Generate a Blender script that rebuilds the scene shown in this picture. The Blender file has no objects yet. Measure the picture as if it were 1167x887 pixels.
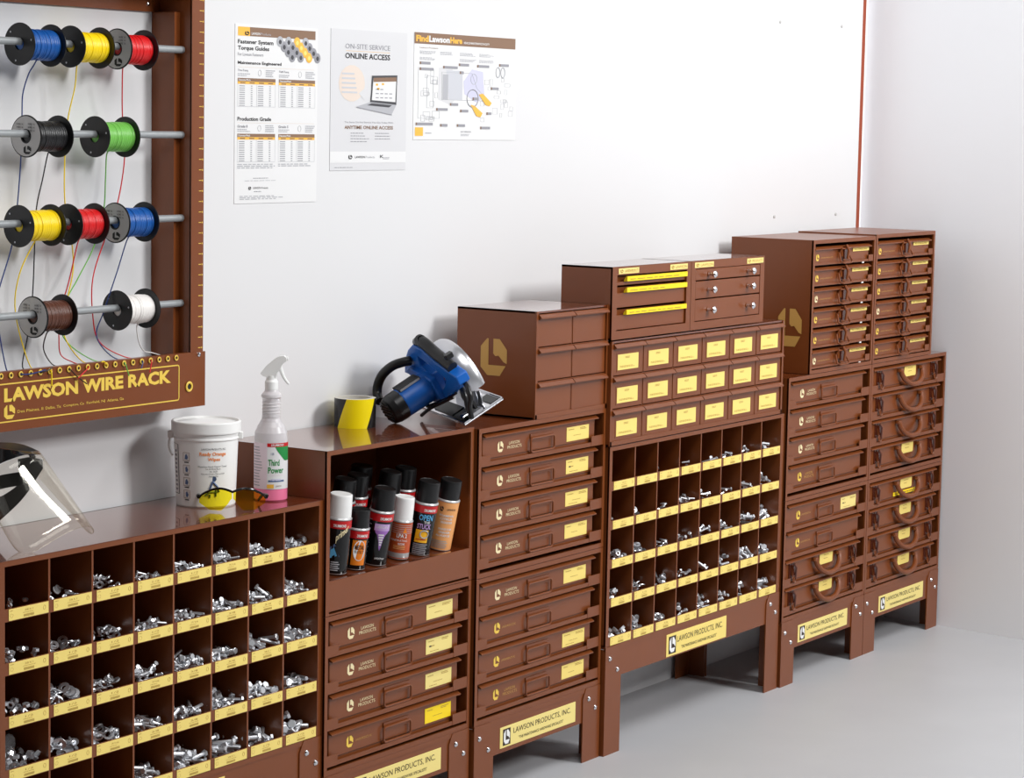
import bpy, bmesh, math, random
from mathutils import Vector, Matrix
random.seed(7)
S = 1.3                                   # builder units -> metres
col = bpy.context.scene.collection
PI = math.pi
YAW = -0.99115

# ------------------------------------------------------------------ materials
def srgb(r, g, b):
    f = lambda c: (c/255/12.92) if c/255 <= .04045 else ((c/255+.055)/1.055)**2.4
    return (f(r), f(g), f(b), 1)
def mat(name, c, rough=.5, metal=0, spec=.5, coat=0, coat_r=.1, trans=0, alpha=1, sss=0, ior=1.45, noise=None, bump=0):
    m = bpy.data.materials.new(name); m.use_nodes = True
    nt = m.node_tree; b = nt.nodes['Principled BSDF']
    b.inputs['Base Color'].default_value = c
    b.inputs['Roughness'].default_value = rough
    b.inputs['Metallic'].default_value = metal
    b.inputs['Specular IOR Level'].default_value = spec
    b.inputs['Coat Weight'].default_value = coat
    b.inputs['Coat Roughness'].default_value = coat_r
    b.inputs['Transmission Weight'].default_value = trans
    b.inputs['IOR'].default_value = ior
    b.inputs['Alpha'].default_value = alpha
    if sss:
        b.inputs['Subsurface Weight'].default_value = sss; b.inputs['Subsurface Radius'].default_value = (.02, .02, .02)
    if noise or bump:
        tc = nt.nodes.new('ShaderNodeTexCoord'); n = nt.nodes.new('ShaderNodeTexNoise')
        n.inputs['Scale'].default_value = noise[0] if noise else 60; n.inputs['Detail'].default_value = 4
        nt.links.new(tc.outputs['Object'], n.inputs['Vector'])
        if noise:
            mx = nt.nodes.new('ShaderNodeMix'); mx.data_type = 'RGBA'
            k = noise[1]
            mx.inputs['A'].default_value = tuple(v*(1-k) for v in c[:3])+(1,)
            mx.inputs['B'].default_value = tuple(min(1, v*(1+k)) for v in c[:3])+(1,)
            nt.links.new(n.outputs['Fac'], mx.inputs['Factor']); nt.links.new(mx.outputs['Result'], b.inputs['Base Color'])
        if bump:
            bp = nt.nodes.new('ShaderNodeBump'); bp.inputs['Strength'].default_value = bump; bp.inputs['Distance'].default_value = .002
            nt.links.new(n.outputs['Fac'], bp.inputs['Height']); nt.links.new(bp.outputs['Normal'], b.inputs['Normal'])
    return m
M = {}
M['brown'] = mat('brown_paint', srgb(121, 63, 27), .36, spec=.4, coat=.3, coat_r=.22, noise=(9, .08), bump=.02)
M['brown_top'] = mat('brown_paint_polished', srgb(108, 50, 22), .25, coat=1, coat_r=.03, noise=(7, .06))
M['brown_in'] = M['brown']
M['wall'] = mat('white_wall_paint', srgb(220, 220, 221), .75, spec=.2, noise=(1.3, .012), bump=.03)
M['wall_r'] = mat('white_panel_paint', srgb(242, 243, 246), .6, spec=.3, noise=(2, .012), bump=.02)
M['floor'] = mat('grey_floor_paint', srgb(188, 189, 192), .4, spec=.4, noise=(3, .06), bump=.05)
M['orange'] = mat('orange_edge', srgb(150, 62, 28), .5)
M['label'] = mat('yellow_label', srgb(243, 218, 124), .55, spec=.3)
M['label_pale'] = mat('pale_yellow_label', srgb(240, 220, 138), .55, spec=.3)
M['label_bright'] = mat('bright_yellow_label', srgb(252, 218, 40), .5, spec=.3)
M['tiny'] = mat('label_print', srgb(176, 140, 60), .6)
M['cream'] = mat('cream_print', srgb(238, 222, 176), .5)
M['gold'] = mat('gold_print', srgb(236, 200, 82), .45)
M['shade_brown'] = mat('latch_shade_paint', srgb(84, 36, 20), .25, coat=.5)  # darker red-brown on latch centres, shade put into the colour
M['goldm'] = mat('gold_decal', srgb(196, 150, 78), .4)
M['black'] = mat('black_plastic', srgb(24, 24, 25), .35)
M['blackg'] = mat('black_gloss', srgb(14, 14, 15), .12)
M['dark'] = mat('dark_print', srgb(48, 32, 24), .5)
M['ink'] = mat('black_ink', srgb(40, 38, 40), .6)
M['grey_ink'] = mat('grey_ink', srgb(150, 150, 156), .6)
M['light_ink'] = mat('light_ink', srgb(176, 177, 182), .6)
M['zinc'] = mat('zinc_plate', srgb(232, 234, 238), .34, metal=.85)
M['steel'] = mat('steel', srgb(180, 183, 188), .3, metal=1)
M['chrome'] = mat('chrome', srgb(225, 225, 228), .12, metal=1)
M['rod'] = mat('grey_rod', srgb(158, 162, 164), .4, metal=.2)
M['white'] = mat('white_plastic', srgb(243, 243, 241), .35, sss=.1)
M['paper'] = mat('poster_paper', srgb(227, 227, 227), .35, spec=.5)
M['paper_g'] = mat('poster_grey', srgb(198, 200, 206), .4)
M['pbrown'] = mat('poster_brown', srgb(134, 104, 82), .4)
M['porange'] = mat('poster_orange', srgb(240, 184, 72), .4)
M['pflesh'] = mat('poster_flesh', srgb(224, 210, 198), .4)
M['plilac'] = mat('poster_lilac', srgb(202, 202, 222), .4)
M['paper2'] = mat('poster_tint', srgb(212, 212, 214), .4)
M['screen'] = mat('laptop_dark', srgb(66, 66, 70), .4)
M['spool_label'] = mat('spool_label', srgb(196, 194, 192), .5)
for n, c in dict(blue=(18, 84, 160), yellow=(248, 214, 12), red=(214, 26, 30), wblack=(22, 22, 24), green=(112, 186, 78), wbrown=(92, 54, 40), wwhite=(240, 236, 232)).items():
    M['w_'+n] = mat('wire_'+n.lstrip('w') if n[0] == 'w' and n != 'wwhite' else 'wire_'+n, srgb(*c), .35, noise=(120, .05))
M['navy'] = mat('navy_wire', srgb(36, 60, 120), .4)
M['sawblue'] = mat('saw_blue_plastic', srgb(18, 98, 188), .38)
M['tapeY'] = mat('tape_yellow', srgb(250, 226, 8), .3)
M['tapeK'] = mat('tape_black', srgb(26, 25, 26), .25)
M['card'] = mat('tape_core', srgb(200, 196, 186), .7)
M['redband'] = mat('can_red', srgb(196, 26, 30), .3)
M['canorange'] = mat('can_orange', srgb(238, 130, 22), .35)
M['canpeach'] = mat('can_peach', srgb(240, 170, 104), .35)
M['canrust'] = mat('can_rust', srgb(186, 78, 34), .35)
M['canblue'] = mat('can_blue', srgb(96, 178, 226), .35)
M['canviolet'] = mat('can_violet', srgb(160, 108, 190), .35)
M['canlav'] = mat('can_lavender', srgb(196, 160, 214), .35)
M['canyellow'] = mat('can_yellow', srgb(250, 188, 30), .35)
M['silver'] = mat('can_silver', srgb(186, 186, 186), .35, metal=.4)
M['magnesium'] = mat('cast_guard_metal', srgb(205, 205, 208), .3, metal=.8)
M['bottle'] = mat('translucent_bottle', srgb(240, 236, 238), .3, trans=.35, sss=.2)
M['pink'] = mat('pink_liquid', srgb(244, 130, 168), .2, sss=.2)
M['pgreen'] = mat('label_green', srgb(40, 140, 70), .4)
M['pinkpaper'] = mat('pale_pink_label', srgb(232, 214, 222), .4)
M['orange_ink'] = mat('orange_ink', srgb(244, 140, 60), .5)
M['blue_ink'] = mat('blue_ink', srgb(84, 106, 146), .5)
M['yl'] = mat('yellow_lens', (1, .86, .03, 1), .02, trans=1, ior=1.15)
M['wax'] = mat('plastic_bag', (.9, .9, .92, 1), .15, trans=.9, ior=1.1)
def visor_mat():
    m = bpy.data.materials.new('clear_visor'); m.use_nodes = True; nt = m.node_tree; nt.nodes.clear()
    o = nt.nodes.new('ShaderNodeOutputMaterial'); mix = nt.nodes.new('ShaderNodeMixShader'); fr = nt.nodes.new('ShaderNodeLayerWeight')
    fr.inputs['Blend'].default_value = .5
    p = nt.nodes.new('ShaderNodeMath'); p.operation = 'POWER'; p.inputs[1].default_value = 3.5
    q = nt.nodes.new('ShaderNodeMath'); q.operation = 'MULTIPLY_ADD'; q.inputs[1].default_value = .55; q.inputs[2].default_value = .035
    nt.links.new(fr.outputs['Facing'], p.inputs[0]); nt.links.new(p.outputs[0], q.inputs[0])
    t = nt.nodes.new('ShaderNodeBsdfTransparent'); t.inputs['Color'].default_value = (.97, .96, .93, 1)
    g = nt.nodes.new('ShaderNodeBsdfGlossy'); g.inputs['Roughness'].default_value = .05; g.inputs['Color'].default_value = (.9, .88, .82, 1)
    nt.links.new(q.outputs[0], mix.inputs['Fac']); nt.links.new(t.outputs[0], mix.inputs[1]); nt.links.new(g.outputs[0], mix.inputs[2]); nt.links.new(mix.outputs[0], o.inputs[0])
    return m
M['visor'] = visor_mat()

# ------------------------------------------------------------------ text cache
_tc = {}
def text_mesh(s, bold=0):
    k = (s, bold)
    if k in _tc: return _tc[k]
    c = bpy.data.curves.new('glyphs', 'FONT'); c.body = s; c.size = 1; c.resolution_u = 2; c.offset = bold*.022
    o = bpy.data.objects.new('glyphs', c); col.objects.link(o)
    dg = bpy.context.evaluated_depsgraph_get(); me = bpy.data.meshes.new_from_object(o.evaluated_get(dg))
    vs = [(v.co.x, v.co.y) for v in me.vertices]; fs = [tuple(p.vertices) for p in me.polygons]
    bpy.data.objects.remove(o); bpy.data.curves.remove(c); bpy.data.meshes.remove(me)
    x0 = min(v[0] for v in vs); x1 = max(v[0] for v in vs); y0 = min(v[1] for v in vs); y1 = max(v[1] for v in vs)
    _tc[k] = ([((x-x0)/(x1-x0), (y-y0)/(y1-y0)) for x, y in vs], fs)
    return _tc[k]

# ------------------------------------------------------------------ mesh builder
class MB:
    def __init__(s): s.v = []; s.f = []; s.m = []; s.mats = []; s.fn = None
    def mi(s, m):
        if m not in s.mats: s.mats.append(m)
        return s.mats.index(m)
    def add(s, vs, fs, m):
        b = len(s.v)
        s.v += [tuple(s.fn(Vector(p))) if s.fn else tuple(p) for p in vs]
        k = s.mi(m)
        for f in fs: s.f.append(tuple(b+i for i in f)); s.m.append(k)
        return s
    def box(s, x0, x1, y0, y1, z0, z1, m):
        vs = [(x, y, z) for x in (x0, x1) for y in (y0, y1) for z in (z0, z1)]
        return s.add(vs, [(0, 1, 3, 2), (4, 6, 7, 5), (0, 4, 5, 1), (2, 3, 7, 6), (0, 2, 6, 4), (1, 5, 7, 3)], m)
    def bbox(s, x0, x1, y0, y1, z0, z1, m, r=.0015):      # box with chamfered edges
        bm = bmesh.new(); bmesh.ops.create_cube(bm, size=1)
        for v in bm.verts: v.co = ((x0+x1)/2+v.co.x*(x1-x0), (y0+y1)/2+v.co.y*(y1-y0), (z0+z1)/2+v.co.z*(z1-z0))
        bmesh.ops.bevel(bm, geom=bm.edges[:], offset=r, segments=1, affect='EDGES')
        bm.verts.index_update(); s.add([v.co.copy() for v in bm.verts], [tuple(v.index for v in f.verts) for f in bm.faces], m); bm.free(); return s
    def tube(s, pts, r, m, n=8, closed=False, smooth=0):
        P = [Vector(p) for p in pts]
        if smooth:                                            # Catmull-Rom
            Q = []; L = len(P)
            rng = range(L if closed else L-1)
            for i in rng:
                a = P[(i-1) % L] if closed or i > 0 else P[i]; b = P[i]; c = P[(i+1) % L]; d = P[(i+2) % L] if closed or i+2 < L else P[(i+1) % L]
                for k in range(smooth):
                    t = k/smooth; Q.append(.5*((2*b)+(c-a)*t+(2*a-5*b+4*c-d)*t*t+(3*b-a-3*c+d)*t**3))
            if not closed: Q.append(P[-1])
            P = Q
        L = len(P); rr = r if isinstance(r, (list, tuple)) else None
        vs = []; prev = None
        for i in range(L):
            if closed: t = (P[(i+1) % L]-P[i-1])
            else: t = P[min(i+1, L-1)]-P[max(i-1, 0)]
            t.normalize()
            if prev is None:
                up = Vector((0, 0, 1)) if abs(t.z) < .9 else Vector((0, 1, 0)); a = t.cross(up).normalized()
            else: a = (prev-t*prev.dot(t)).normalized()
            prev = a; b = t.cross(a)
            rad = (rr[0]+(rr[1]-rr[0])*i/(L-1)) if rr else r
            for k in range(n):
                w = 2*PI*k/n; vs.append(P[i]+(a*math.cos(w)+b*math.sin(w))*rad)
        fs = []
        for i in range(L if closed else L-1):
            for k in range(n):
                i2 = (i+1) % L; fs.append((i*n+k, i*n+(k+1) % n, i2*n+(k+1) % n, i2*n+k))
        if not closed: fs += [tuple(range(n))[::-1], tuple((L-1)*n+k for k in range(n))]
        return s.add(vs, fs, m)
    def lathe(s, prof, m, c=(0, 0, 0), axis='Z', n=32, caps=True):   # prof [(r, h)] ; m material or list per band
        vs = []
        for r, h in prof:
            for k in range(n):
                w = 2*PI*k/n; a, b = r*math.cos(w), r*math.sin(w)
                p = (a, b, h) if axis == 'Z' else (h, a, b) if axis == 'X' else (a, h, b)
                vs.append((p[0]+c[0], p[1]+c[1], p[2]+c[2]))
        for i in range(len(prof)-1):
            mm = m[i] if isinstance(m, list) else m
            bs = [vs[i*n+k] for k in range(n)]+[vs[(i+1)*n+k] for k in range(n)]
            s.add(bs, [(k, (k+1) % n, n+(k+1) % n, n+k) for k in range(n)], mm)
        if caps:
            if prof[0][0] > 1e-5: s.add(vs[:n], [tuple(range(n))[::-1]], m[0] if isinstance(m, list) else m)
            if prof[-1][0] > 1e-5: s.add(vs[-n:], [tuple(range(n))], m[-1] if isinstance(m, list) else m)
        return s
    def prism(s, poly, fn, t0, t1, m):                       # polygon (a, b) extruded t0..t1 ; fn(a, b, t) -> point
        n = len(poly)
        vs = [fn(a, b, t0) for a, b in poly]+[fn(a, b, t1) for a, b in poly]
        return s.add(vs, [tuple(range(n))[::-1], tuple(range(n, 2*n))]+[(k, (k+1) % n, n+(k+1) % n, n+k) for k in range(n)], m)
    def fprism(s, poly, y0, y1, m):                          # polygon in XZ, extruded along y
        return s.prism(poly, lambda a, b, t: (a, t, b), y0, y1, m)
    def xprism(s, poly, x0, x1, m):                          # polygon in YZ, extruded along x
        return s.prism(poly, lambda a, b, t: (t, a, b), x0, x1, m)
    def text(s, st, x0, x1, z0, z1, y, m, bold=0, fn=None):  # fitted into a box on a front face
        vs, fs = text_mesh(st, bold)
        fn = fn or (lambda a, b: (a, y, b))
        return s.add([fn(x0+(x1-x0)*a, z0+(z1-z0)*b) for a, b in vs], fs, m)
    def quad(s, x0, x1, z0, z1, y, m, fn=None, nx=1):
        fn = fn or (lambda a, b: (a, y, b))
        vs = []; fs = []
        for i in range(nx+1):
            a = x0+(x1-x0)*i/nx; vs += [fn(a, z0), fn(a, z1)]
            if i: fs.append((2*i-2, 2*i, 2*i+1, 2*i-1))
        return s.add(vs, fs, m)
    def dashes(s, x0, x1, z0, z1, rows, y, m, fn=None, fill=.6, lo=.35):
        h = (z1-z0)/rows
        for r in range(rows):
            x = x0; end = x0+(x1-x0)*random.uniform(.6, 1)
            while x < end:
                w = (x1-x0)*random.uniform(.05, .16)
                s.quad(x, min(x+w, x1), z0+h*r+h*(1-fill)/2, z0+h*r+h*(1+fill)/2-h*.1, y, m, fn); x += w+(x1-x0)*.03
        return s
    def build(s, name, parent=None, loc=(0, 0, 0), rot=None, recalc=True, sharp=35):
        me = bpy.data.meshes.new(name)
        me.from_pydata([(a*S, b*S, c*S) for a, b, c in s.v], [], s.f)
        for m in s.mats: me.materials.append(M[m] if isinstance(m, str) else m)
        me.polygons.foreach_set('material_index', s.m)
        if recalc:
            bm = bmesh.new(); bm.from_mesh(me); bmesh.ops.recalc_face_normals(bm, faces=bm.faces); bm.to_mesh(me); bm.free()
        me.polygons.foreach_set('use_smooth', [True]*len(me.polygons)); me.set_sharp_from_angle(angle=math.radians(sharp)); me.update()
        o = bpy.data.objects.new(name, me); col.objects.link(o)
        o.location = tuple(v*S for v in loc)
        if rot: o.rotation_euler = rot
        o.parent = parent
        return o
def tag(o, label=None, cat=None, group=None, kind=None):
    for k, v in (('label', label), ('category', cat), ('group', group), ('kind', kind)):
        if v: o[k] = v
    return o
def thing(name, loc, label, cat, group=None, rz=0):
    o = bpy.data.objects.new(name, None); o.empty_display_size = .05; col.objects.link(o)
    o.location = tuple(v*S for v in loc); o.rotation_euler = (0, 0, rz)
    return tag(o, label, cat, group)
def dup(o, parent=None, loc=None):
    c = o.copy(); col.objects.link(c); c.parent = parent
    if loc is not None: c.location = tuple(v*S for v in loc)
    for ch in [x for x in KIDS.get(o.name, [])]: dup2 = dup(ch, c); KIDS.setdefault(c.name, []).append(dup2)
    return c
KIDS = {}
def kid(o):
    KIDS.setdefault(o.parent.name, []).append(o); return o

# ------------------------------------------------------------------ emblem (letter L cut in an octagon)
def emblem(mb, cx, cz, w, h, y, mfg, fn=None, mirror=1):
    fn2 = fn or (lambda a, b: (a, y, b))
    def P(pts): return [fn2(cx+mirror*a*w, cz+b*h) for a, b in pts]
    # left/bottom piece and right piece leaving the dark L between them
    A = [(-.5, .28), (-.26, .5), (-.20, .5), (-.20, -.22), (.46, -.22), (.24, -.5), (-.24, -.5), (-.5, -.28)]
    B = [(-.02, .5), (.22, .5), (.5, .22), (.5, -.16), (.38, -.12), (.18, .05), (.06, .03), (-.02, .10)]
    mb.add(P(A), [tuple(range(8))], mfg); mb.add(P(B), [tuple(range(8))], mfg)

# ================================================================== SETTING
mb = MB(); mb.box(-6.5, 3.0, -5.5, .4, -.05, 0, 'floor'); tag(mb.build('floor'), kind='structure')
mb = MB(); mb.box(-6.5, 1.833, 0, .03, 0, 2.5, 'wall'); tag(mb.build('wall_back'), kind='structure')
wr = lambda y: 1.9235+y*.14
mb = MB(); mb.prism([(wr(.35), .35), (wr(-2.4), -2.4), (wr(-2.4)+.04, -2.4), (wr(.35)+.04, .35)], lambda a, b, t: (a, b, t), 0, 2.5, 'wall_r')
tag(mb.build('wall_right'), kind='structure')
mb = MB(); mb.box(1.8335, 1.8560, .0005, .02, 0, 2.5, 'orange'); tag(mb.build('trim_1'), kind='structure')
mb = MB(); mb.box(1.834, wr(.15)-.002, .03, .05, 0, 2.5, 'wall_r'); tag(mb.build('trim_2'), kind='structure')
# marks on the wall
for i, (x, z, w) in enumerate([(1.3152, 1.7178, 'top left of the four'), (1.6948, 1.722, 'top right of the four'), (1.3143, 1.1916, 'lower left of the four'), (1.6957, 1.1906, 'lower right of the four')]):
    mb = MB(); mb.lathe([(.0045, 0), (.004, -.003), (.001, -.004)], 'spool_label', (x, 0, z), 'Y', 10)
    tag(mb.build('wall_screw'), 'small grey screw in the white wall, %s near the corner' % w, 'screw', 'wall screws by the corner')

# ================================================================== DRAWER KINDS
FH = .0674; PITCH = .0722
def rack_case(name, parent, W, D, H, top='brown'):
    mb = MB(); t = .006; f = .0095
    mb.box(0, t, 0, D, 0, H, 'brown'); mb.box(W-t, W, 0, D, 0, H, 'brown')
    mb.box(t, W-t, 0, D, 0, t, 'brown'); mb.box(0, W, 0, D, H, H+.0004, top); mb.box(t, W-t, 0, D, H-t, H, 'brown_in')
    mb.box(t, W-t, D-.004, D, t, H-t, 'brown_in')
    mb.box(0, f, -.0012, .004, 0, H, 'brown'); mb.box(W-f, W, -.0012, .004, 0, H, 'brown')
    mb.box(f, W-f, -.0012, .004, H-f, H, 'brown'); mb.box(f, W-f, -.0012, .004, 0, f, 'brown')
    return kid(mb.build(name, parent))
def face_body(mb, W, x0, x1, h, depth, y=.008):
    mb.bbox(x0, x1, y, depth, .004, h, 'brown')
    mb.xprism([(y, h), (y-.009, h-.005), (y-.009, h-.0075), (y, h-.0055)], x0-.002, x1+.002, 'brown')
def tray(mb, W, depth):
    mb.box(.008, W-.008, 0, .0016, 0, .009, 'brown')
    mb.box(.008, W-.008, .0016, depth, 0, .0016, 'brown')
    for a, b in ((.008, .044), (W-.060, W-.008)): mb.box(a, b, -.0006, .0014, 0, .0225, 'brown')
    for a in (.0075, W-.009): mb.box(a, a+.0015, 0, depth, 0, .02, 'brown_in')
def print_name(mb, cx, cz, y, style):
    c = 'gold' if style in ('gold1', 'gold2') else 'cream'
    emblem(mb, cx-.0545, cz, .0215, .0225, y, c)
    if style == 'gold1': mb.text('LAWSON PRODUCTS, INC.', cx-.036, cx+.018, cz-.004, cz+.0015, y, 'goldm')
    else:
        mb.text('LAWSON', cx-.022, cx+.019, cz+.0015, cz+.0078, y, c if style != 'gold2' else 'goldm', 0)
        mb.text('PRODUCTS', cx-.028, cx+.027, cz-.0075, cz-.001, y, c if style != 'gold2' else 'goldm', 0)
def sticker(w, h, m, seed):
    random.seed(seed); mb = MB(); mb.bbox(0, w, -.0008, 0, 0, h, m, .0003)
    y = -.0011
    mb.dashes(w*.08, w*.35, h*.78, h*.88, 1, y, 'tiny'); mb.dashes(w*.6, w*.93, h*.72, h*.9, 2, y, 'tiny')
    if seed % 3: mb.dashes(w*.15, w*.6, h*.12, h*.2, 1, y, 'tiny')
    if seed % 3 == 1: mb.quad(w*.12, w*.2, h*.45, h*.55, y, 'ink'); mb.quad(w*.2, w*.32, h*.47, h*.53, y, 'tiny')
    else: mb.dashes(w*.3, w*.7, h*.35, h*.42, 1, y, 'tiny')
    return mb
def make_drawer(parent, W, loc, style, lab, seed, D=.2):
    """flat scoop drawer with wire bail handle, standing in its slide tray"""
    mb = MB(); face_body(mb, W, .026, W-.034, FH, D); tray(mb, W, D); print_name(mb, .148, .0345, .0074, style)
    mb.box(.034, W-.04, .0070, .0082, .0135, .0142, 'dark')
    d = kid(mb.build('drawer', parent, loc))
    mb = MB(); x0, x1 = .40*W, .585*W; z0, z1 = .0115, .0415
    mb.box(x0+.004, x1-.002, .0055, .008, z1-.002, z1+.0085, 'brown'); mb.box(x0+.010, x1-.004, .0045, .0085, z1-.007, z1+.001, 'brown')
    r = .005; pts = [(x0, .004, z1-r), (x0, .004, z0+r), (x0+r*.4, .004, z0+r*.4), (x0+r, .004, z0), (x1-r, .004, z0), (x1-r*.4, .004, z0+r*.4), (x1, .004, z0+r), (x1, .004, z1-r), (x1-r*.4, .004, z1-r*.4), (x1-r, .004, z1), (x0+r, .004, z1), (x0+r*.4, .004, z1-r*.4)]
    mb.tube([(a, b-.002, c) for a, b, c in pts], .0024, 'brown', 8, closed=True)
    kid(mb.build('handle', d))
    if lab:
        o = kid(sticker(.093, .0315, lab, seed).build('label_card', d, (.70*W, .008, .0185))); o['label'] = 'yellow contents label'
    return d
def latch_mb(s=1.0):
    mb = MB()
    mb.box(-.0115*s, .0105*s, -.003, 0, .008*s, .042*s, 'shade_brown'); mb.box(-.006*s, .007*s, -.011, -.003, .014*s, .036*s, 'shade_brown')
    mb.tube([(-.004*s, -.011, .040*s), (.000, -.016, .031*s), (.004*s, -.012, .006*s)], .0022*s, 'shade_brown', 6)
    mb.tube([(.004*s+.005*s*math.cos(a), -.010, .004*s+.006*s*math.sin(a)) for a in [k*PI/5 for k in range(10)]], .0017*s, 'brown', 5, closed=True)
    mb.tube([(.002*s, -.005, .044*s), (.008*s, -.008, .040*s), (.009*s, -.008, .010*s)], .0014*s, 'brown', 5)
    mb.tube([(-.005*s, -.006, .030*s), (-.007*s, -.010, .006*s), (-.003*s, -.012, -.001*s)], .0012*s, 'brown', 5)
    return mb
def make_case_b(W, loc, label, tagged, extra=False, group=None):
    """portable case with carrying handle and two latches, slid into the rack"""
    t = thing('carrying_case', loc, label, 'case', group)
    mb = MB(); face_body(mb, W, .020, W-.036, FH, .19)
    mb.box(.04, W-.05, .0070, .0082, .0125, .0130, 'dark'); kid(mb.build('body', t))
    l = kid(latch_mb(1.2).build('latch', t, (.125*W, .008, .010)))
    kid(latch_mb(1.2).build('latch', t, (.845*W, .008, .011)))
    mb = MB(); x0, x1 = .385*W, .665*W; pts = []
    for k in range(13):
        q = k/12; a = PI*q; pts.append((x0+(x1-x0)*(.5-.5*math.cos(a)), .000-.013*math.sin(a), .049-.041*math.sin(a)**.95))
    mb.tube(pts, .0072, 'brown', 10)
    for x in (x0, x1): mb.bbox(x-.010, x+.007, -.006, .008, .046, .055, 'brown'); mb.tube([(x-.014, -.001, .049), (x+.012, -.001, .050)], .0032, 'brown', 8)
    kid(mb.build('carrying_handle', t))
    if tagged:
        w = .077; mb = MB(); mb.fprism([(0, .003), (.005, 0), (w-.005, 0), (w, .003), (w, .034), (0, .034)], -.001, 0, 'label'); mb.dashes(w*.3, w*.7, .022, .025, 1, -.0014, 'tiny'); mb.dashes(w*.3, w*.7, .013, .016, 1, -.0014, 'tiny')
        o = kid(mb.build('label_card', t, (.46*W, .0074, .029))); o['label'] = 'yellow contents label'
    if extra:
        mb = MB(); mb.bbox(0, .165, -.0008, 0, 0, .011, 'label_bright', .0003); mb.dashes(.01, .155, .003, .008, 1, -.0012, 'tiny'); kid(mb.build('label_strip', t, (.37*W, .0074, .0135)))['label'] = 'bright yellow strip label'
    return t
def make_case_s(W, H, loc, label, gold, group=None, lift=0):
    """small parts box with one centre latch"""
    t = thing('parts_box', loc, label, 'box', group)
    h = .0465; mb = MB(); face_body(mb, W, .012, W-.030, h, .2, .006)
    mb.box(.006, W-.012, .001, .0025, 0, .006, 'brown'); mb.box(W-.040, W-.012, 0, .0015, 0, .017, 'brown')
    emblem(mb, .10*W, .019, .017, .017, .0054, 'gold' if gold else 'cream'); mb.text('LAWSON PRODUCTS', .15*W, .34*W, .016, .0195, .0054, 'goldm')
    kid(mb.build('body', t))
    mb = MB(); c = .485*W
    mb.box(c-.018, c+.018, -.001, .006, .018, .036, 'brown'); mb.box(c-.008, c+.009, -.006, 0, .012, .045, 'shade_brown')
    mb.tube([(c-.026, .001, .028), (c-.035, -.008, .006), (c-.022, -.011, .002), (c+.022, -.011, .002), (c+.035, -.008, .006), (c+.026, .001, .028)], .0025, 'brown', 8)
    mb.tube([(c-.026, .001, .026), (c-.026, -.006, .039), (c+.024, -.006, .039), (c+.026, .001, .026)], .0021, 'brown', 6)
    mb.tube([(c-.002, -.007, .049), (c, -.014, .034), (c-.004, -.013, .012)], .0036, 'brown', 8)
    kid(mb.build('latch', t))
    w = .265*W; mb = MB(); mb.bbox(0, w, -.0008, 0, 0, .0105, 'label', .0003); mb.text('NO. 4 SPRING PINS', w*.1, w*.85, .0028, .0068, -.0012, 'tiny')
    o = kid(mb.build('label_card', t, (.655*W, .0054, .0285))); o['label'] = 'yellow strip label'
    return t

# ------------------------------------------------------------------ stand with legs
def stand(x0, x1, D, zb, label, y0=None, legw=.073, bar=.092, notch=.012, stick=(.2, .8), sticker_pos=None):
    W = x1-x0; t = thing('cabinet_stand', (x0, D, 0), label, 'stand', 'steel cabinet stands'); d = -D-.012
    mb = MB(); mb.box(.01, W-.01, .001, .003, bar, zb-notch, 'brown'); mb.box(.01, W-.01, .003, .03, bar, bar+.003, 'brown')
    mb.box(.002, W-.002, .003, d-.003, zb-.006, zb-.0005, 'brown'); mb.box(.01, W-.01, d-.003, d-.001, bar, zb-.006, 'brown')
    mb.box(0, W, -.0005, .003, zb-.0115, zb-.0005, 'brown')
    kid(mb.build('frame', t))
    for side in (0, 1):
        for back in (0, 1):
            mb = MB()
            px = (lambda a: a) if side == 0 else (lambda a: W-a)
            y = -.002 if not back else d
            poly = [(0, 0), (legw, 0), (legw, zb-notch-.012), (legw-.012, zb-.002), (0, zb-.002)]
            if back: poly = [(0, 0), (legw, 0), (legw, zb-.008), (0, zb-.008)]
            ya, yb = (y, y+.003) if not back else (y-.003, y)
            mb.fprism([(px(a), b) for a, b in poly], ya, yb, 'brown')
            s0, s1 = sorted((px(0), px(.003)))
            if not back: mb.box(s0, s1, .001, .05, 0, zb-.008, 'brown')
            else: mb.box(s0, s1, d-.05, d-.003, 0, zb-.008, 'brown')
            leg = kid(mb.build('leg', t))
            if not back:
                for bx, bz in ((.018, zb-.030), (.052, zb-.060)) if side == 0 else ((.050, zb-.027), (.022, zb-.052)):
                    mb = MB(); mb.lathe([(.0058, 0), (.0058, -.0015), (.004, -.0035), (.001, -.004)], 'chrome', (px(bx), -.002, bz), 'Y', 12)
                    kid(mb.build('bolt', leg))['label'] = 'silver round-headed bolt'
    w = W*(stick[1]-stick[0]); h = .046; z0 = (bar+zb-notch)/2-h/2-.001; xs = W*stick[0]
    if sticker_pos: xs, w, h, z0 = sticker_pos
    mb = MB(); mb.bbox(0, w, -.001, 0, 0, h, 'label_pale' if sticker_pos is None else 'label', .0004)
    y = -.0014; k = .85*h
    mb.quad(w*.035, w*.035+k*.75, h*.10, h*.88, y, 'dark'); emblem(mb, w*.035+k*.375, h*.49, k*.6, h*.66, y-.0004, 'white')
    mb.text('LAWSON PRODUCTS, INC.', w*.17, w*.93, h*.50, h*.80, y, 'dark', 0)
    mb.text('"THE MAINTENANCE HARDWARE SPECIALISTS"', w*.24, w*.83, h*.19, h*.33, y, 'dark')
    kid(mb.build('name_plate', t, (xs, .001 if True else 0, z0)))['label'] = 'yellow maker plate'
    return t

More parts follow.
